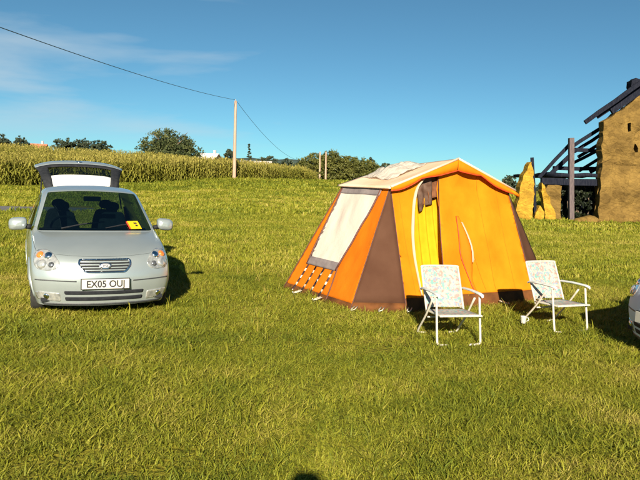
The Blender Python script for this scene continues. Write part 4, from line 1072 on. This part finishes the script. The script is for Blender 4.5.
# far wooded hills that close the view
def hill(name, pts, Y, h0):
    P = []
    for px, py in pts: P.append(at_y(px, py, Y))
    rows_ = [[Vector((p.x, Y - 60, h0)) for p in P], [Vector((p.x, Y - 25, h0 + (p.z - h0) * .7)) for p in P], [Vector(p) for p in P], [Vector((p.x, Y + 120, h0)) for p in P]]
    o = MB().grid(rows_).build(name, 'hill', smooth=True); o['kind'] = 'structure'; return o
M['hill'] = mat('far_wood', (.020, .045, .042), (.040, .070, .055), .06, .95, detail=6)
hp_ = [(-400, 160)] + [(x, 150.5 + .032 * x + 1.4 * n3(x * .05, 2, 1, 1) + 20 * min(1, max(0, (x - 300) / 200)) ** 2) for x in range(-300, 900, 12)] + [(1000, 215)]
hill('hills', hp_, 900, 0)

# ================================================================== FAR BUILDINGS
def house(label, px, pybase, Y, w, d, h_, rh, rz, wallm, nm='house', roofm='tile'):
    b = at_y(px, pybase, Y); gz = ztf(b.x, Y) - .2
    t = thing(nm, label, 'house', (b.x, Y, gz), rz)
    H = max(h_, 1.0)
    MB().box((0, 0, H / 2), (w, d, H)).add([(-w / 2, -d / 2, H), (-w / 2, d / 2, H), (-w / 2, 0, H + rh)], [(0, 1, 2)]).add([(w / 2, -d / 2, H), (w / 2, d / 2, H), (w / 2, 0, H + rh)], [(0, 2, 1)]).build('wall', wallm, t)
    o = .3
    for s in (-1, 1):
        MB().grid([[(-w / 2 - o, s * (d / 2 + o), H - .12), (w / 2 + o, s * (d / 2 + o), H - .12)], [(-w / 2 - o, 0, H + rh + .06), (w / 2 + o, 0, H + rh + .06)]]).build('roof_slope', roofm, t, solid=.15)
    for x in (-w * .3, 0, w * .3):
        MB().box((x, -d / 2 - .02, H * .66), (.9, .06, 1.1)).build('window', 'window_dark', t)
    MB().box((w * .32, 0, H + rh + .3), (.6, .6, 1.4)).build('chimney', wallm, t)
    return t
M['pink_wall'] = mat('pink_render', (.62, .36, .30), (.70, .42, .36), 1, .9)
bz = at_y(33, 145, 235)
house('pink walled house with a tiled roof on the skyline behind the maize', 35, 150, 235, 7.5, 6, max(2.5, bz.z - ztf(bz.x, 235) - 1.2), 1.6, R(10), 'pink_wall')
bz = at_y(208, 158, 190)
house('pink house with a white roof beside the lone oak', 209, 164, 190, 5, 6, max(2.5, bz.z - ztf(bz.x, 190) + .1), 1.3, R(-8), 'pink_wall', roofm='white_wall')
bz = at_y(150, 158, 146)
# long white polytunnel beyond the crop
a_, b_ = at_y(240, 166, 148), at_y(272, 166, 148)
tp = thing('polytunnel', 'long low white polytunnel behind the maize below the dark trees', 'polytunnel', ((a_.x + b_.x) / 2, 148, ztf((a_.x + b_.x) / 2, 148)))
W_ = (b_.x - a_.x); zt_ = at_y(256, 160.8, 148).z - tp.location.z
P = [[(-W_ / 2 + W_ * i / 10, -1.6 * math.cos(an), zt_ * math.sin(an) ** .8) for an in np.linspace(0, math.pi, 11)] for i in range(11)]
MB().grid(P).build('cover', 'white_wall', tp, smooth=True, solid=.02)
for i in (0, 5, 10): MB().tube([Vector(p) * 1.005 for p in P[i]], .05, 6).build('hoop', 'steel', tp, smooth=True)

# ================================================================== RUINED BARN
BY = 35.5
def rough_wall(name, outline, Y, thick, m, parent, seed, step=.22, amp=.10, back=.0, holes=()):
    """wall traced in front view at depth Y with real thickness and a lumpy earthen face"""
    vs_, tr = fill(outline, step, holes); n = len(vs_)
    def jit(x, z, s): return 1.5 * amp * (n3(x * .9, z * .9, seed + s, 1.0) + .5 * n3(x * 2.3, z * 2.3, seed + s, 1.) + .25 * n3(x * 6, z * 6, seed + s, 1.))
    rag = min(.09, amp * .8)
    vs_ = [(x + rag * (n3(x * 1.7, z * 1.7, seed + 3, 1.3) + .8 * n3(x * 5, z * 5, seed + 4, 1.1)), z + (rag * (n3(x * 1.9, z * 1.9, seed + 5, 1.3) + .9 * n3(x * 5.3, z * 5.3, seed + 6, 1.1)) if z > .1 else 0)) for x, z in vs_]
    fr = [(x, Y + jit(x, z, 0), z) for x, z in vs_]; bk = [(x, Y + thick + jit(x, z, 7), z) for x, z in vs_]
    b = MB().add(fr, [t for t in tr]).add(bk, [t[::-1] for t in tr])
    ec = {}
    for t in tr:
        for i in range(3):
            e = (t[i], t[(i + 1) % 3]); ec[e] = ec.get(e, 0) + 1
    for (a, c) in ec:
        if (c, a) not in ec: b.f.append((c, a, a + n, c + n))
    return b.build(name, m, parent, smooth=False)
def xz(px, py, Y=BY):
    p = at_y(px, py, Y); return (p.x, p.z)
bo = at_y(610, 222, BY)
barn = thing('ruined_barn', 'ruined ochre earth-walled barn with bare broken rafters', 'barn', (0, 0, 0))
g0 = -.3
gx0 = xz(598, 222)[0]
ol = [(gx0, g0), xz(599, 200), xz(600.5, 170), xz(603, 140), xz(604.5, 121), xz(612, 117.5), xz(622, 110), xz(633, 101), xz(645, 92), xz(665, 78), xz(690, 92), xz(720, 112), (xz(722, 222)[0], g0)]
slot1 = [xz(x, y) for x, y in ((627.5, 124), (630, 123.5), (630.5, 131), (628, 132))]
slot2 = [xz(x, y) for x, y in ((634, 143), (637.5, 143), (637.5, 152), (634, 152))]
rough_wall('gable_wall', ol, BY, .6, 'cob', barn, 3, .15, .16, holes=[slot1, slot2])
# buttress-like broken corner, with a dark crack beside it
rough_wall('broken_corner', [xz(597.5, 223, BY - .35), xz(599.5, 185, BY - .35), xz(602.5, 163, BY - .35), xz(611, 160, BY - .35), xz(612, 185, BY - .35), xz(609, 222, BY - .35)], BY - .45, .4, 'cob', barn, 17, .2, .12)
rough_wall('side_wall', [xz(598, 224, BY + 6), xz(601, 150, BY + 6), xz(640, 140, BY + 6), xz(640, 224, BY + 6)], BY + 6, .5, 'cob', barn, 23, .5, .15)
# rafters: a pitched row going back, broken off at the eaves
def rafter(pa, pb_, Y, w=.13, nm='rafter'):
    a, b = at_y(pa[0], pa[1], Y), at_y(pb_[0], pb_[1], Y); return MB().beam(a, b, w, w * 1.4, .02).build(nm, 'timber', barn)
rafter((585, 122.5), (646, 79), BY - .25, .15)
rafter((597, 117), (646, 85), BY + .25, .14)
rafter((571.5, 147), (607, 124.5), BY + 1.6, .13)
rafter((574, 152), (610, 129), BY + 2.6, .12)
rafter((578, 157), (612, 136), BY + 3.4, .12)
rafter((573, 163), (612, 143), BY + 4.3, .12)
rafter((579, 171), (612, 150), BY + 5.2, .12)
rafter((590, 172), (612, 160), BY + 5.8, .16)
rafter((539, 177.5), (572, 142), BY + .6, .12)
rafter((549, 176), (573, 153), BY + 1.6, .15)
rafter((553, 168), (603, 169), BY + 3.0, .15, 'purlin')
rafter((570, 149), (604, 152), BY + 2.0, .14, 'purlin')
# what is left of the roof boarding between the rafters and the wall top, and a stub of chimney
rafter((611, 111.5), (646, 87), BY + .15, .20, 'roof_board')
rafter((618, 104.5), (646, 84), BY + .55, .18, 'roof_board')
rough_wall('chimney_stub', [xz(634.5, 92), xz(635, 79), xz(639, 77), xz(646, 78), xz(647, 92)], BY + .3, .6, 'timber', barn, 61, .12, .1)
# post, lintel, collapsed outshut in front of a dark hollow
a, b = at_y(571.5, 224, BY), at_y(571.2, 138, BY); a.z = g0
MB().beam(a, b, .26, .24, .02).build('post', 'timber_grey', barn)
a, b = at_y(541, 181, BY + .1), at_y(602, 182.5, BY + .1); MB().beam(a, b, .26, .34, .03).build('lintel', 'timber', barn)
rows_ = []
for y_ in np.linspace(BY - .05, BY + 8, 9):
    rows_.append([(x, y_, xz(570, 178.5)[1] + .18 + .15 * n3(x, y_, 5, .9)) for x in np.linspace(xz(556, 180)[0], xz(604, 180)[0], 12)])
MB().grid(rows_).build('shading_roof', 'timber', barn, smooth=True, solid=.18)  # roof slab added to keep the sun out of the hollow
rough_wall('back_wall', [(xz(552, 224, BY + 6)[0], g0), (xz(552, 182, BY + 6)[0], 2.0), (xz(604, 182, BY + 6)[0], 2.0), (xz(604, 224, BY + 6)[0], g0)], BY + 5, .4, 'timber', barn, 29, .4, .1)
for k in range(11):   # dark upright boards added so the hollow stays dark
    px = 563 + k * 3.7; a, b = at_y(px, 222, BY + 1.6), at_y(px + random.uniform(-.6, .6), 184, BY + 1.6); a.z = g0
    MB().beam(a, b, .19, .04, .0).build('board', 'timber', barn)
iv = thing('ivy', 'dark ivy choking the hollow under the barn lintel', 'ivy', (0, 0, 0))
bl_ = []
for k in range(16):
    p = at_y(random.uniform(564, 597), random.uniform(188, 220), BY + random.uniform(.5, 1.2)); bl_.append(((p.x, p.y, p.z), (.5, .4, .5)))
link('leaves', crown_mesh('leaves', bl_, 5200, .085, 77, 'leaf_ivy'), None, iv)
st_m = MB()
for k in range(7):
    p = at_y(567 + k * 4.6, 222, BY + .9); st_m = MB().tube([(p.x, p.y, -.2), (p.x + random.uniform(-.3, .3), p.y, .9), (p.x + random.uniform(-.4, .4), p.y + .1, 1.9)], [.05, .04, .02], 6)
    st_m.build('stem', 'bark', iv)

# standing remnants of the long wall, sunlit
def remnant(label, poly, Y, thick, seed, m='cob_light', lean=0.):
    cx = sum(p[0] for p in poly) / len(poly)
    b = at_y(cx, 221, Y); t = thing('wall_remnant', label, 'ruined wall', (b.x, Y, 0), 0, 'wall remnants between tent and barn')
    o = rough_wall('masonry', [(lambda q_: (q_[0] - b.x, q_[1]))(xz(px, py, Y)) for px, py in poly], 0, thick, m, t, seed, .13, .10)
    return t
remnant('tall pointed ochre wall remnant nearest the tent', [(514, 228), (518, 204), (521.5, 183), (526, 170), (530.5, 161.5), (533, 168), (535, 185), (534, 205), (530, 228)], 33, .7, 41)
remnant('leaning ochre wall remnant under the end of the lintel', [(547, 228), (544, 204), (540.5, 188), (541.5, 182.5), (545, 186), (550, 200), (555, 214), (557, 228)], 34.2, .5, 43)
remnant('broad ochre wall remnant behind the leaning one, below the lintel', [(550, 228), (546, 190), (548, 184.5), (556, 184.5), (561, 187), (561, 204), (560, 228)], 35.6, .4, 47, 'cob')
remnant('low crumbled ochre heap between the two wall remnants', [(535, 228), (536, 214), (540, 206), (543, 212), (545, 228)], 33.6, .5, 49)
a, b = at_y(536.2, 224, 33.9), at_y(532.0, 157.5, 33.9); a.z = -.3
pst = MB().beam(a, b, .14, .13, .01).build('gate_post', 'timber', None); tag(pst, 'dark slender timber post leaning on the pointed wall remnant', 'post')
a, b = at_y(566, 226, BY - 1.2), at_y(563.5, 186, BY - 1.2); a.z = -.3
for k, (px, py, r_) in enumerate(((590, 219, .35), (584, 221, .28), (579, 222, .22))):
    c_ = at_y(px, py, BY - 1.4); s_ = MB(); g = random.Random(k); P = []
    for i in range(7):
        th = math.pi * i / 6; P.append([(r_ * 1.4 * math.sin(th) * math.cos(a_) * (1 + .3 * n3(math.cos(a_), th, k, 1.5)), r_ * math.sin(th) * math.sin(a_), r_ * .8 * math.cos(th) * (1 + .2 * n3(math.sin(a_), th, k, 2))) for a_ in np.linspace(0, 2 * math.pi, 11)])
    o = s_.grid(P).build('fallen_stone', 'cob', None, smooth=True); o.location = (c_.x, c_.y, ztf(c_.x, c_.y) + r_ * .35)
    tag(o, ['biggest fallen lump of ochre wall in the grass before the dark hollow', 'middle sized fallen lump of ochre wall before the hollow', 'smallest fallen lump of ochre wall before the hollow'][k], 'stone', 'fallen lumps of wall')

# ================================================================== GRASS AND CROP (nobody could count it)
def proto(name, V, F_, L, m):
    me = bpy.data.meshes.new(name); me.from_pydata([tuple(v) for v in V], [], F_); me.update()
    at = me.attributes.new('leaf', 'FLOAT', 'POINT'); at.data.foreach_set('value', np.array(L, np.float32))
    me.materials.append(M[m]); me.polygons.foreach_set('use_smooth', [True] * len(me.polygons))
    return bpy.data.objects.new(name, me)
def tuft(name, nb, h, spread, w, seed, m='grass', bend=.6):
    g = np.random.default_rng(seed); V = []; F_ = []; L = []
    for k in range(nb):
        an, r_ = g.uniform(0, 6.28), spread * g.uniform(0, 1) ** .5; b = np.array([r_ * math.cos(an), r_ * math.sin(an), -.005])
        d = g.uniform(0, 6.28); hh = h * g.uniform(.45, 1.1); bn = bend * g.uniform(.2, 1.3) * hh; ww = w * g.uniform(.7, 1.3)
        dv = np.array([math.cos(d), math.sin(d), 0]); sv = np.array([-math.sin(d + g.normal(0, .6)), math.cos(d + g.normal(0, .6)), 0])
        lv = g.normal(0, .13); k0 = len(V)
        for t, wt in ((0, 1.), (.4, .85), (.75, .5)):
            c = b + np.array([0, 0, hh * (t - .25 * bend * t * t)]) + dv * bn * t * t
            V += [c - sv * ww * wt / 2, c + sv * ww * wt / 2]; L += [lv - .10 * (1 - t)] * 2
        V.append(b + np.array([0, 0, hh * (1 - .25 * bend)]) + dv * bn); L.append(lv + .05)
        F_ += [(k0, k0 + 1, k0 + 3, k0 + 2), (k0 + 2, k0 + 3, k0 + 5, k0 + 4), (k0 + 4, k0 + 5, k0 + 6)]
    return proto(name, V, F_, L, m)
def scatter(name, pts, scale, tint, protos, label_kind='stuff'):
    """one object: points that carry copies of the prototypes through geometry nodes"""
    me = bpy.data.meshes.new(name); me.vertices.add(len(pts)); me.vertices.foreach_set('co', np.asarray(pts, np.float32).ravel())
    for nm, arr in (('size', scale), ('tint', tint), ('spin', rng.uniform(0, 6.283, len(pts)))):
        a = me.attributes.new(nm, 'FLOAT', 'POINT'); a.data.foreach_set('value', np.asarray(arr, np.float32))
    a = me.attributes.new('pick', 'INT', 'POINT'); a.data.foreach_set('value', rng.integers(0, len(protos), len(pts)).astype(np.int32))
    o = bpy.data.objects.new(name, me); col.objects.link(o); o['kind'] = 'stuff'
    ng = bpy.data.node_groups.new(name, 'GeometryNodeTree')
    ng.interface.new_socket('Geometry', in_out='INPUT', socket_type='NodeSocketGeometry'); ng.interface.new_socket('Geometry', in_out='OUTPUT', socket_type='NodeSocketGeometry')
    N, Lk = ng.nodes, ng.links; gi, go = N.new('NodeGroupInput'), N.new('NodeGroupOutput')
    def attr(nm, ty):
        n = N.new('GeometryNodeInputNamedAttribute'); n.data_type = ty; n.inputs['Name'].default_value = nm; return n.outputs['Attribute']
    g2i = N.new('GeometryNodeGeometryToInstance')
    for p in reversed(protos):
        oi = N.new('GeometryNodeObjectInfo'); oi.inputs['Object'].default_value = p; oi.transform_space = 'ORIGINAL'; oi.inputs['As Instance'].default_value = True
        Lk.new(oi.outputs['Geometry'], g2i.inputs[0])
    iop = N.new('GeometryNodeInstanceOnPoints'); Lk.new(gi.outputs[0], iop.inputs['Points']); Lk.new(g2i.outputs[0], iop.inputs['Instance'])
    iop.inputs['Pick Instance'].default_value = True; Lk.new(attr('pick', 'INT'), iop.inputs['Instance Index'])
    cx = N.new('ShaderNodeCombineXYZ'); Lk.new(attr('spin', 'FLOAT'), cx.inputs['Z']); Lk.new(cx.outputs[0], iop.inputs['Rotation'])
    Lk.new(attr('size', 'FLOAT'), iop.inputs['Scale']); Lk.new(iop.outputs[0], go.inputs[0])
    md = o.modifiers.new('scatter', 'NODES'); md.node_group = ng
    return o
def fbm(x, y, s, seed, st=(1, 1)):
    """cheap smooth value noise on arrays"""
    out = np.zeros_like(x); amp, tot = 1., 0
    for k in range(4):
        gx, gy = x * s * st[0] + seed * 17.3 + 500, y * s * st[1] + seed * 9.1 + 500
        ix, iy = np.floor(gx).astype(int), np.floor(gy).astype(int); fx, fy = gx - ix, gy - iy; fx = fx * fx * (3 - 2 * fx); fy = fy * fy * (3 - 2 * fy)
        def h_(a, b):
            n = (a * 374761393 + b * 668265263 + seed * 1442695 + k * 97) & 0xffffffff; n = ((n ^ (n >> 13)) * 1274126177) & 0xffffffff; return ((n ^ (n >> 16)) & 0xffff) / 65535.
        v = (h_(ix, iy) * (1 - fx) + h_(ix + 1, iy) * fx) * (1 - fy) + (h_(ix, iy + 1) * (1 - fx) + h_(ix + 1, iy + 1) * fx) * fy
        out += amp * v; tot += amp; amp *= .55; s *= 2.1
    return out / tot
TI = (Matrix.Rotation(-TANG, 3, 'Z'))
def not_blocked(x, y):
    dx, dy = x - TO.x, y - TO.y; c, s = math.cos(-TANG), math.sin(-TANG); a, b = c * dx - s * dy, s * dx + c * dy
    ok = ~((np.abs(a) < 1.75) & (b > -.52) & (b < 1.7))
    ok &= ~((np.abs(y - 28.6) < 1.75) & (x < -9.0))
    return ok
def field_points(y0, y1, dens, margin=.62):
    """uniform on the wedge that the picture can see, with room at the sides"""
    A = margin * (y1 ** 2 - y0 ** 2) + 2 * 1.5 * (y1 - y0); n = int(A * dens)
    y = np.sqrt(rng.uniform(y0 ** 2, y1 ** 2, n)); x = rng.uniform(-1, 1, n) * (margin * y + 1.5)
    ok = not_blocked(x, y); return x[ok], y[ok]
def grass_tint(x, y):
    t = .45 + .8 * (fbm(x, y, .45, 3, (.55, 1.2)) - .5) + .6 * (fbm(x, y, 2.2, 5) - .5)
    dry = np.clip((fbm(x, y, .75, 8, (.8, 1.2)) - .57) * 5, 0, 1)
    t = t + .28 * dry + rng.normal(0, .06, len(x)); return np.clip(t, 0.05, 1.0), dry
TF = [tuft('tuft', 17, .085, .09, .0075, 100 + k, bend=1.3) for k in range(5)] + [tuft('tuft', 12, .13, .07, .007, 120, bend=1.2)]
TM = [tuft('tuft_mid', 16, .11, .17, .015, 140 + k, bend=.9) for k in range(4)]
TL = [tuft('tuft_far', 14, .17, .32, .04, 160 + k, bend=.8) for k in range(4)]
for nm, y0, y1, dens, pr, sc in (('grass', 2.2, 6.5, 480, TF, .85), ('grass', 6.5, 12.5, 240, TF, 1.0), ('grass', 12.5, 26, 60, TM, 1.0), ('grass', 26, 66, 13, TL, 1.0)):
    x, y = field_points(y0, y1, dens); t, dry = grass_tint(x, y)
    clump = fbm(x, y, 1.3, 21)
    z = zt(x, y); s = sc * rng.uniform(.6, 1.25, len(x)) * (.62 + .85 * clump) * (1 - .35 * dry)
    # rougher, longer growth before the crop
    s = s * np.where(y > 44, 1.0 + .9 * np.clip((y - 44) / 10, 0, 1), 1.0); t = t - np.where((y > 46) & (x < 6), .14, 0)
    sel = rng.uniform(0, 1, len(x)) < (.55 + .8 * clump)
    scatter(nm, np.stack([x, y, z], 1)[sel], s[sel], np.clip(t, .03, 1)[sel], pr)
# taller weeds and seed stems here and there
TW = [tuft('weed', 9, .24, .05, .010, 180 + k, bend=.8) for k in range(3)]
x, y = field_points(2.6, 20, 5.5); k = fbm(x, y, .5, 33) > .47; x, y = x[k], y[k]
scatter('weeds', np.stack([x, y, zt(x, y)], 1), rng.uniform(.5, 1.1, len(x)), np.clip(rng.normal(.55, .22, len(x)), .05, 1), TW)

# maize: stalk with arching leaves and a pale tassel
def maize(name, seed):
    g = np.random.default_rng(seed); V = []; F_ = []; L = []
    def strip(pts, ws, lv):
        k0 = len(V)
        for (p, sv), w in zip(pts, ws): V.append(p - sv * w / 2); V.append(p + sv * w / 2); L.extend([lv, lv])
        for i in range(len(pts) - 1): F_.append((k0 + 2 * i, k0 + 2 * i + 1, k0 + 2 * i + 3, k0 + 2 * i + 2))
    for q in range(4):
        c = np.array([g.uniform(-.45, .45), g.uniform(-.45, .45), 0]); H = g.uniform(1.95, 2.3)
        for a in (0, 1.57):
            sv = np.array([math.cos(a), math.sin(a), 0]); strip([(c, sv), (c + [0, 0, H * .6], sv), (c + [0, 0, H], sv)], (.035, .03, .012), -.05)
        for k in range(11):
            z0 = H * (.12 + .72 * k / 11); an = k * 2.9 + g.normal(0, .4); d = np.array([math.cos(an), math.sin(an), 0]); sv = np.array([-d[1], d[0], 0]); ln = g.uniform(.45, .75)
            strip([(c + [0, 0, z0], sv), (c + d * ln * .4 + [0, 0, z0 + ln * .34], sv), (c + d * ln * .8 + [0, 0, z0 + ln * .22], sv), (c + d * ln + [0, 0, z0 - ln * .15], sv)], (.05, .10, .08, .01), -.16 + .30 * k / 11 + g.normal(0, .07))
        for k in range(6):
            an = g.uniform(0, 6.28); d = np.array([math.cos(an), math.sin(an), 0]); sv = np.array([-d[1], d[0], 0]); b0 = c + [0, 0, H * .97]
            strip([(b0, sv), (b0 + d * .10 + [0, 0, .20], sv), (b0 + d * .20 + [0, 0, .24], sv)], (.03, .03, .012), .32 + g.normal(0, .06))
    return proto(name, V, F_, L, 'maize')
MZ = [maize('maize_clump', 200 + k) for k in range(5)]
def front_line(u): return np.interp(u, [-.95, -.47, -.12, -.0, .05], [54, 57.5, 63, 67, 69])
X, Y_ = [], []
for dens, d0, d1 in ((2.6, 0, 7), (.9, 7, 30), (.45, 30, 78)):
    n = int(dens * 60 * (d1 - d0) * 1.25); u = rng.uniform(-.66, .0, n); dd = rng.uniform(d0, d1, n)
    y = front_line(u) + dd; x = u * y; keep = rng.uniform(0, 1, n) < y / 130 * 1.6
    X.append(x[keep]); Y_.append(y[keep])
x, y = np.concatenate(X), np.concatenate(Y_)
u = x / y; k = u < -.012 + .018 * (fbm(x, y, .2, 41) - .5); x, y, u = x[k], y[k], u[k]
s = rng.uniform(.85, 1.12, len(x)) * np.interp(u, [-.5, -.25, -.12, -.03, .0], [1.08, 1.0, .80, .62, .35])
t = np.clip(.46 + .6 * (fbm(x, y, .12, 44) - .5) + rng.normal(0, .07, len(x)), 0, 1)
scatter('maize_crop', np.stack([x, y, zt(x, y)], 1), s, t, MZ)

# ================================================================== PHOTOGRAPHER (behind the lens; only the shadow of the head reaches the picture)
def make_person():
    J = {'pelvis': (0, 0, .95, .15, .11), 'waist': (0, 0, 1.10, .14, .10), 'chest': (0, .0, 1.32, .165, .115), 'neckb': (0, 0, 1.47, .085, .075), 'neck': (0, .01, 1.54, .058, .058), 'head1': (0, .02, 1.60, .072, .085), 'head2': (0, .02, 1.68, .078, .095), 'head3': (0, .01, 1.745, .05, .065)}
    E_ = [('pelvis', 'waist'), ('waist', 'chest'), ('chest', 'neckb'), ('neckb', 'neck'), ('neck', 'head1'), ('head1', 'head2'), ('head2', 'head3')]
    for s, n in ((-1, 'l'), (1, 'r')):
        J.update({n + 'hip': (s * .10, 0, .88, .095, .095), n + 'knee': (s * .115, .01, .49, .06, .06), n + 'ank': (s * .12, -.02, .09, .042, .045), n + 'toe': (s * .14, .15, .04, .035, .03),
                  n + 'sho': (s * .18, 0, 1.42, .06, .06), n + 'elb': (s * .25, .12, 1.20, .042, .042), n + 'wri': (s * .10, .27, 1.47, .028, .028), n + 'palm': (s * .075, .30, 1.52, .03, .02)})
        E_ += [('pelvis', n + 'hip'), (n + 'hip', n + 'knee'), (n + 'knee', n + 'ank'), (n + 'ank', n + 'toe'), ('chest', n + 'sho'), (n + 'sho', n + 'elb'), (n + 'elb', n + 'wri'), (n + 'wri', n + 'palm')]
        for k in range(4):
            J[n + 'f%da' % k] = (s * (.060 - .006 * k), .315, 1.555 - .018 * k, .010, .010); J[n + 'f%db' % k] = (s * (.035 - .004 * k), .335, 1.575 - .02 * k, .008, .008)
            E_ += [(n + 'palm', n + 'f%da' % k), (n + 'f%da' % k, n + 'f%db' % k)]
        J[n + 'th'] = (s * .045, .285, 1.535, .010, .010); E_.append((n + 'palm', n + 'th'))
    names = list(J); me = bpy.data.meshes.new('person'); me.from_pydata([J[n][:3] for n in names], [(names.index(a), names.index(b)) for a, b in E_], [])
    o = bpy.data.objects.new('person', me); col.objects.link(o); md = o.modifiers.new('skin', 'SKIN'); sv = me.skin_vertices[0].data
    for i, n in enumerate(names): sv[i].radius = J[n][3:]
    sv[0].use_root = True
    md = o.modifiers.new('sub', 'SUBSURF'); md.levels = md.render_levels = 1
    dg = bpy.context.evaluated_depsgraph_get(); fm = bpy.data.meshes.new_from_object(o.evaluated_get(dg)); bpy.data.objects.remove(o)
    return fm
root = thing('person', 'person in dark clothes standing on the grass, both hands raised before the face', 'person', (-.10, -.42, 0))
link('body', make_person(), 'person', root, smooth=True)
hr = MB().lathe([(.082, 1.655), (.094, 1.68), (.092, 1.72), (.070, 1.755), (.03, 1.772), (.001, 1.775)], 16, 'Z', (0, .0, 0)); hr.build('hair', 'hair', root, smooth=True)
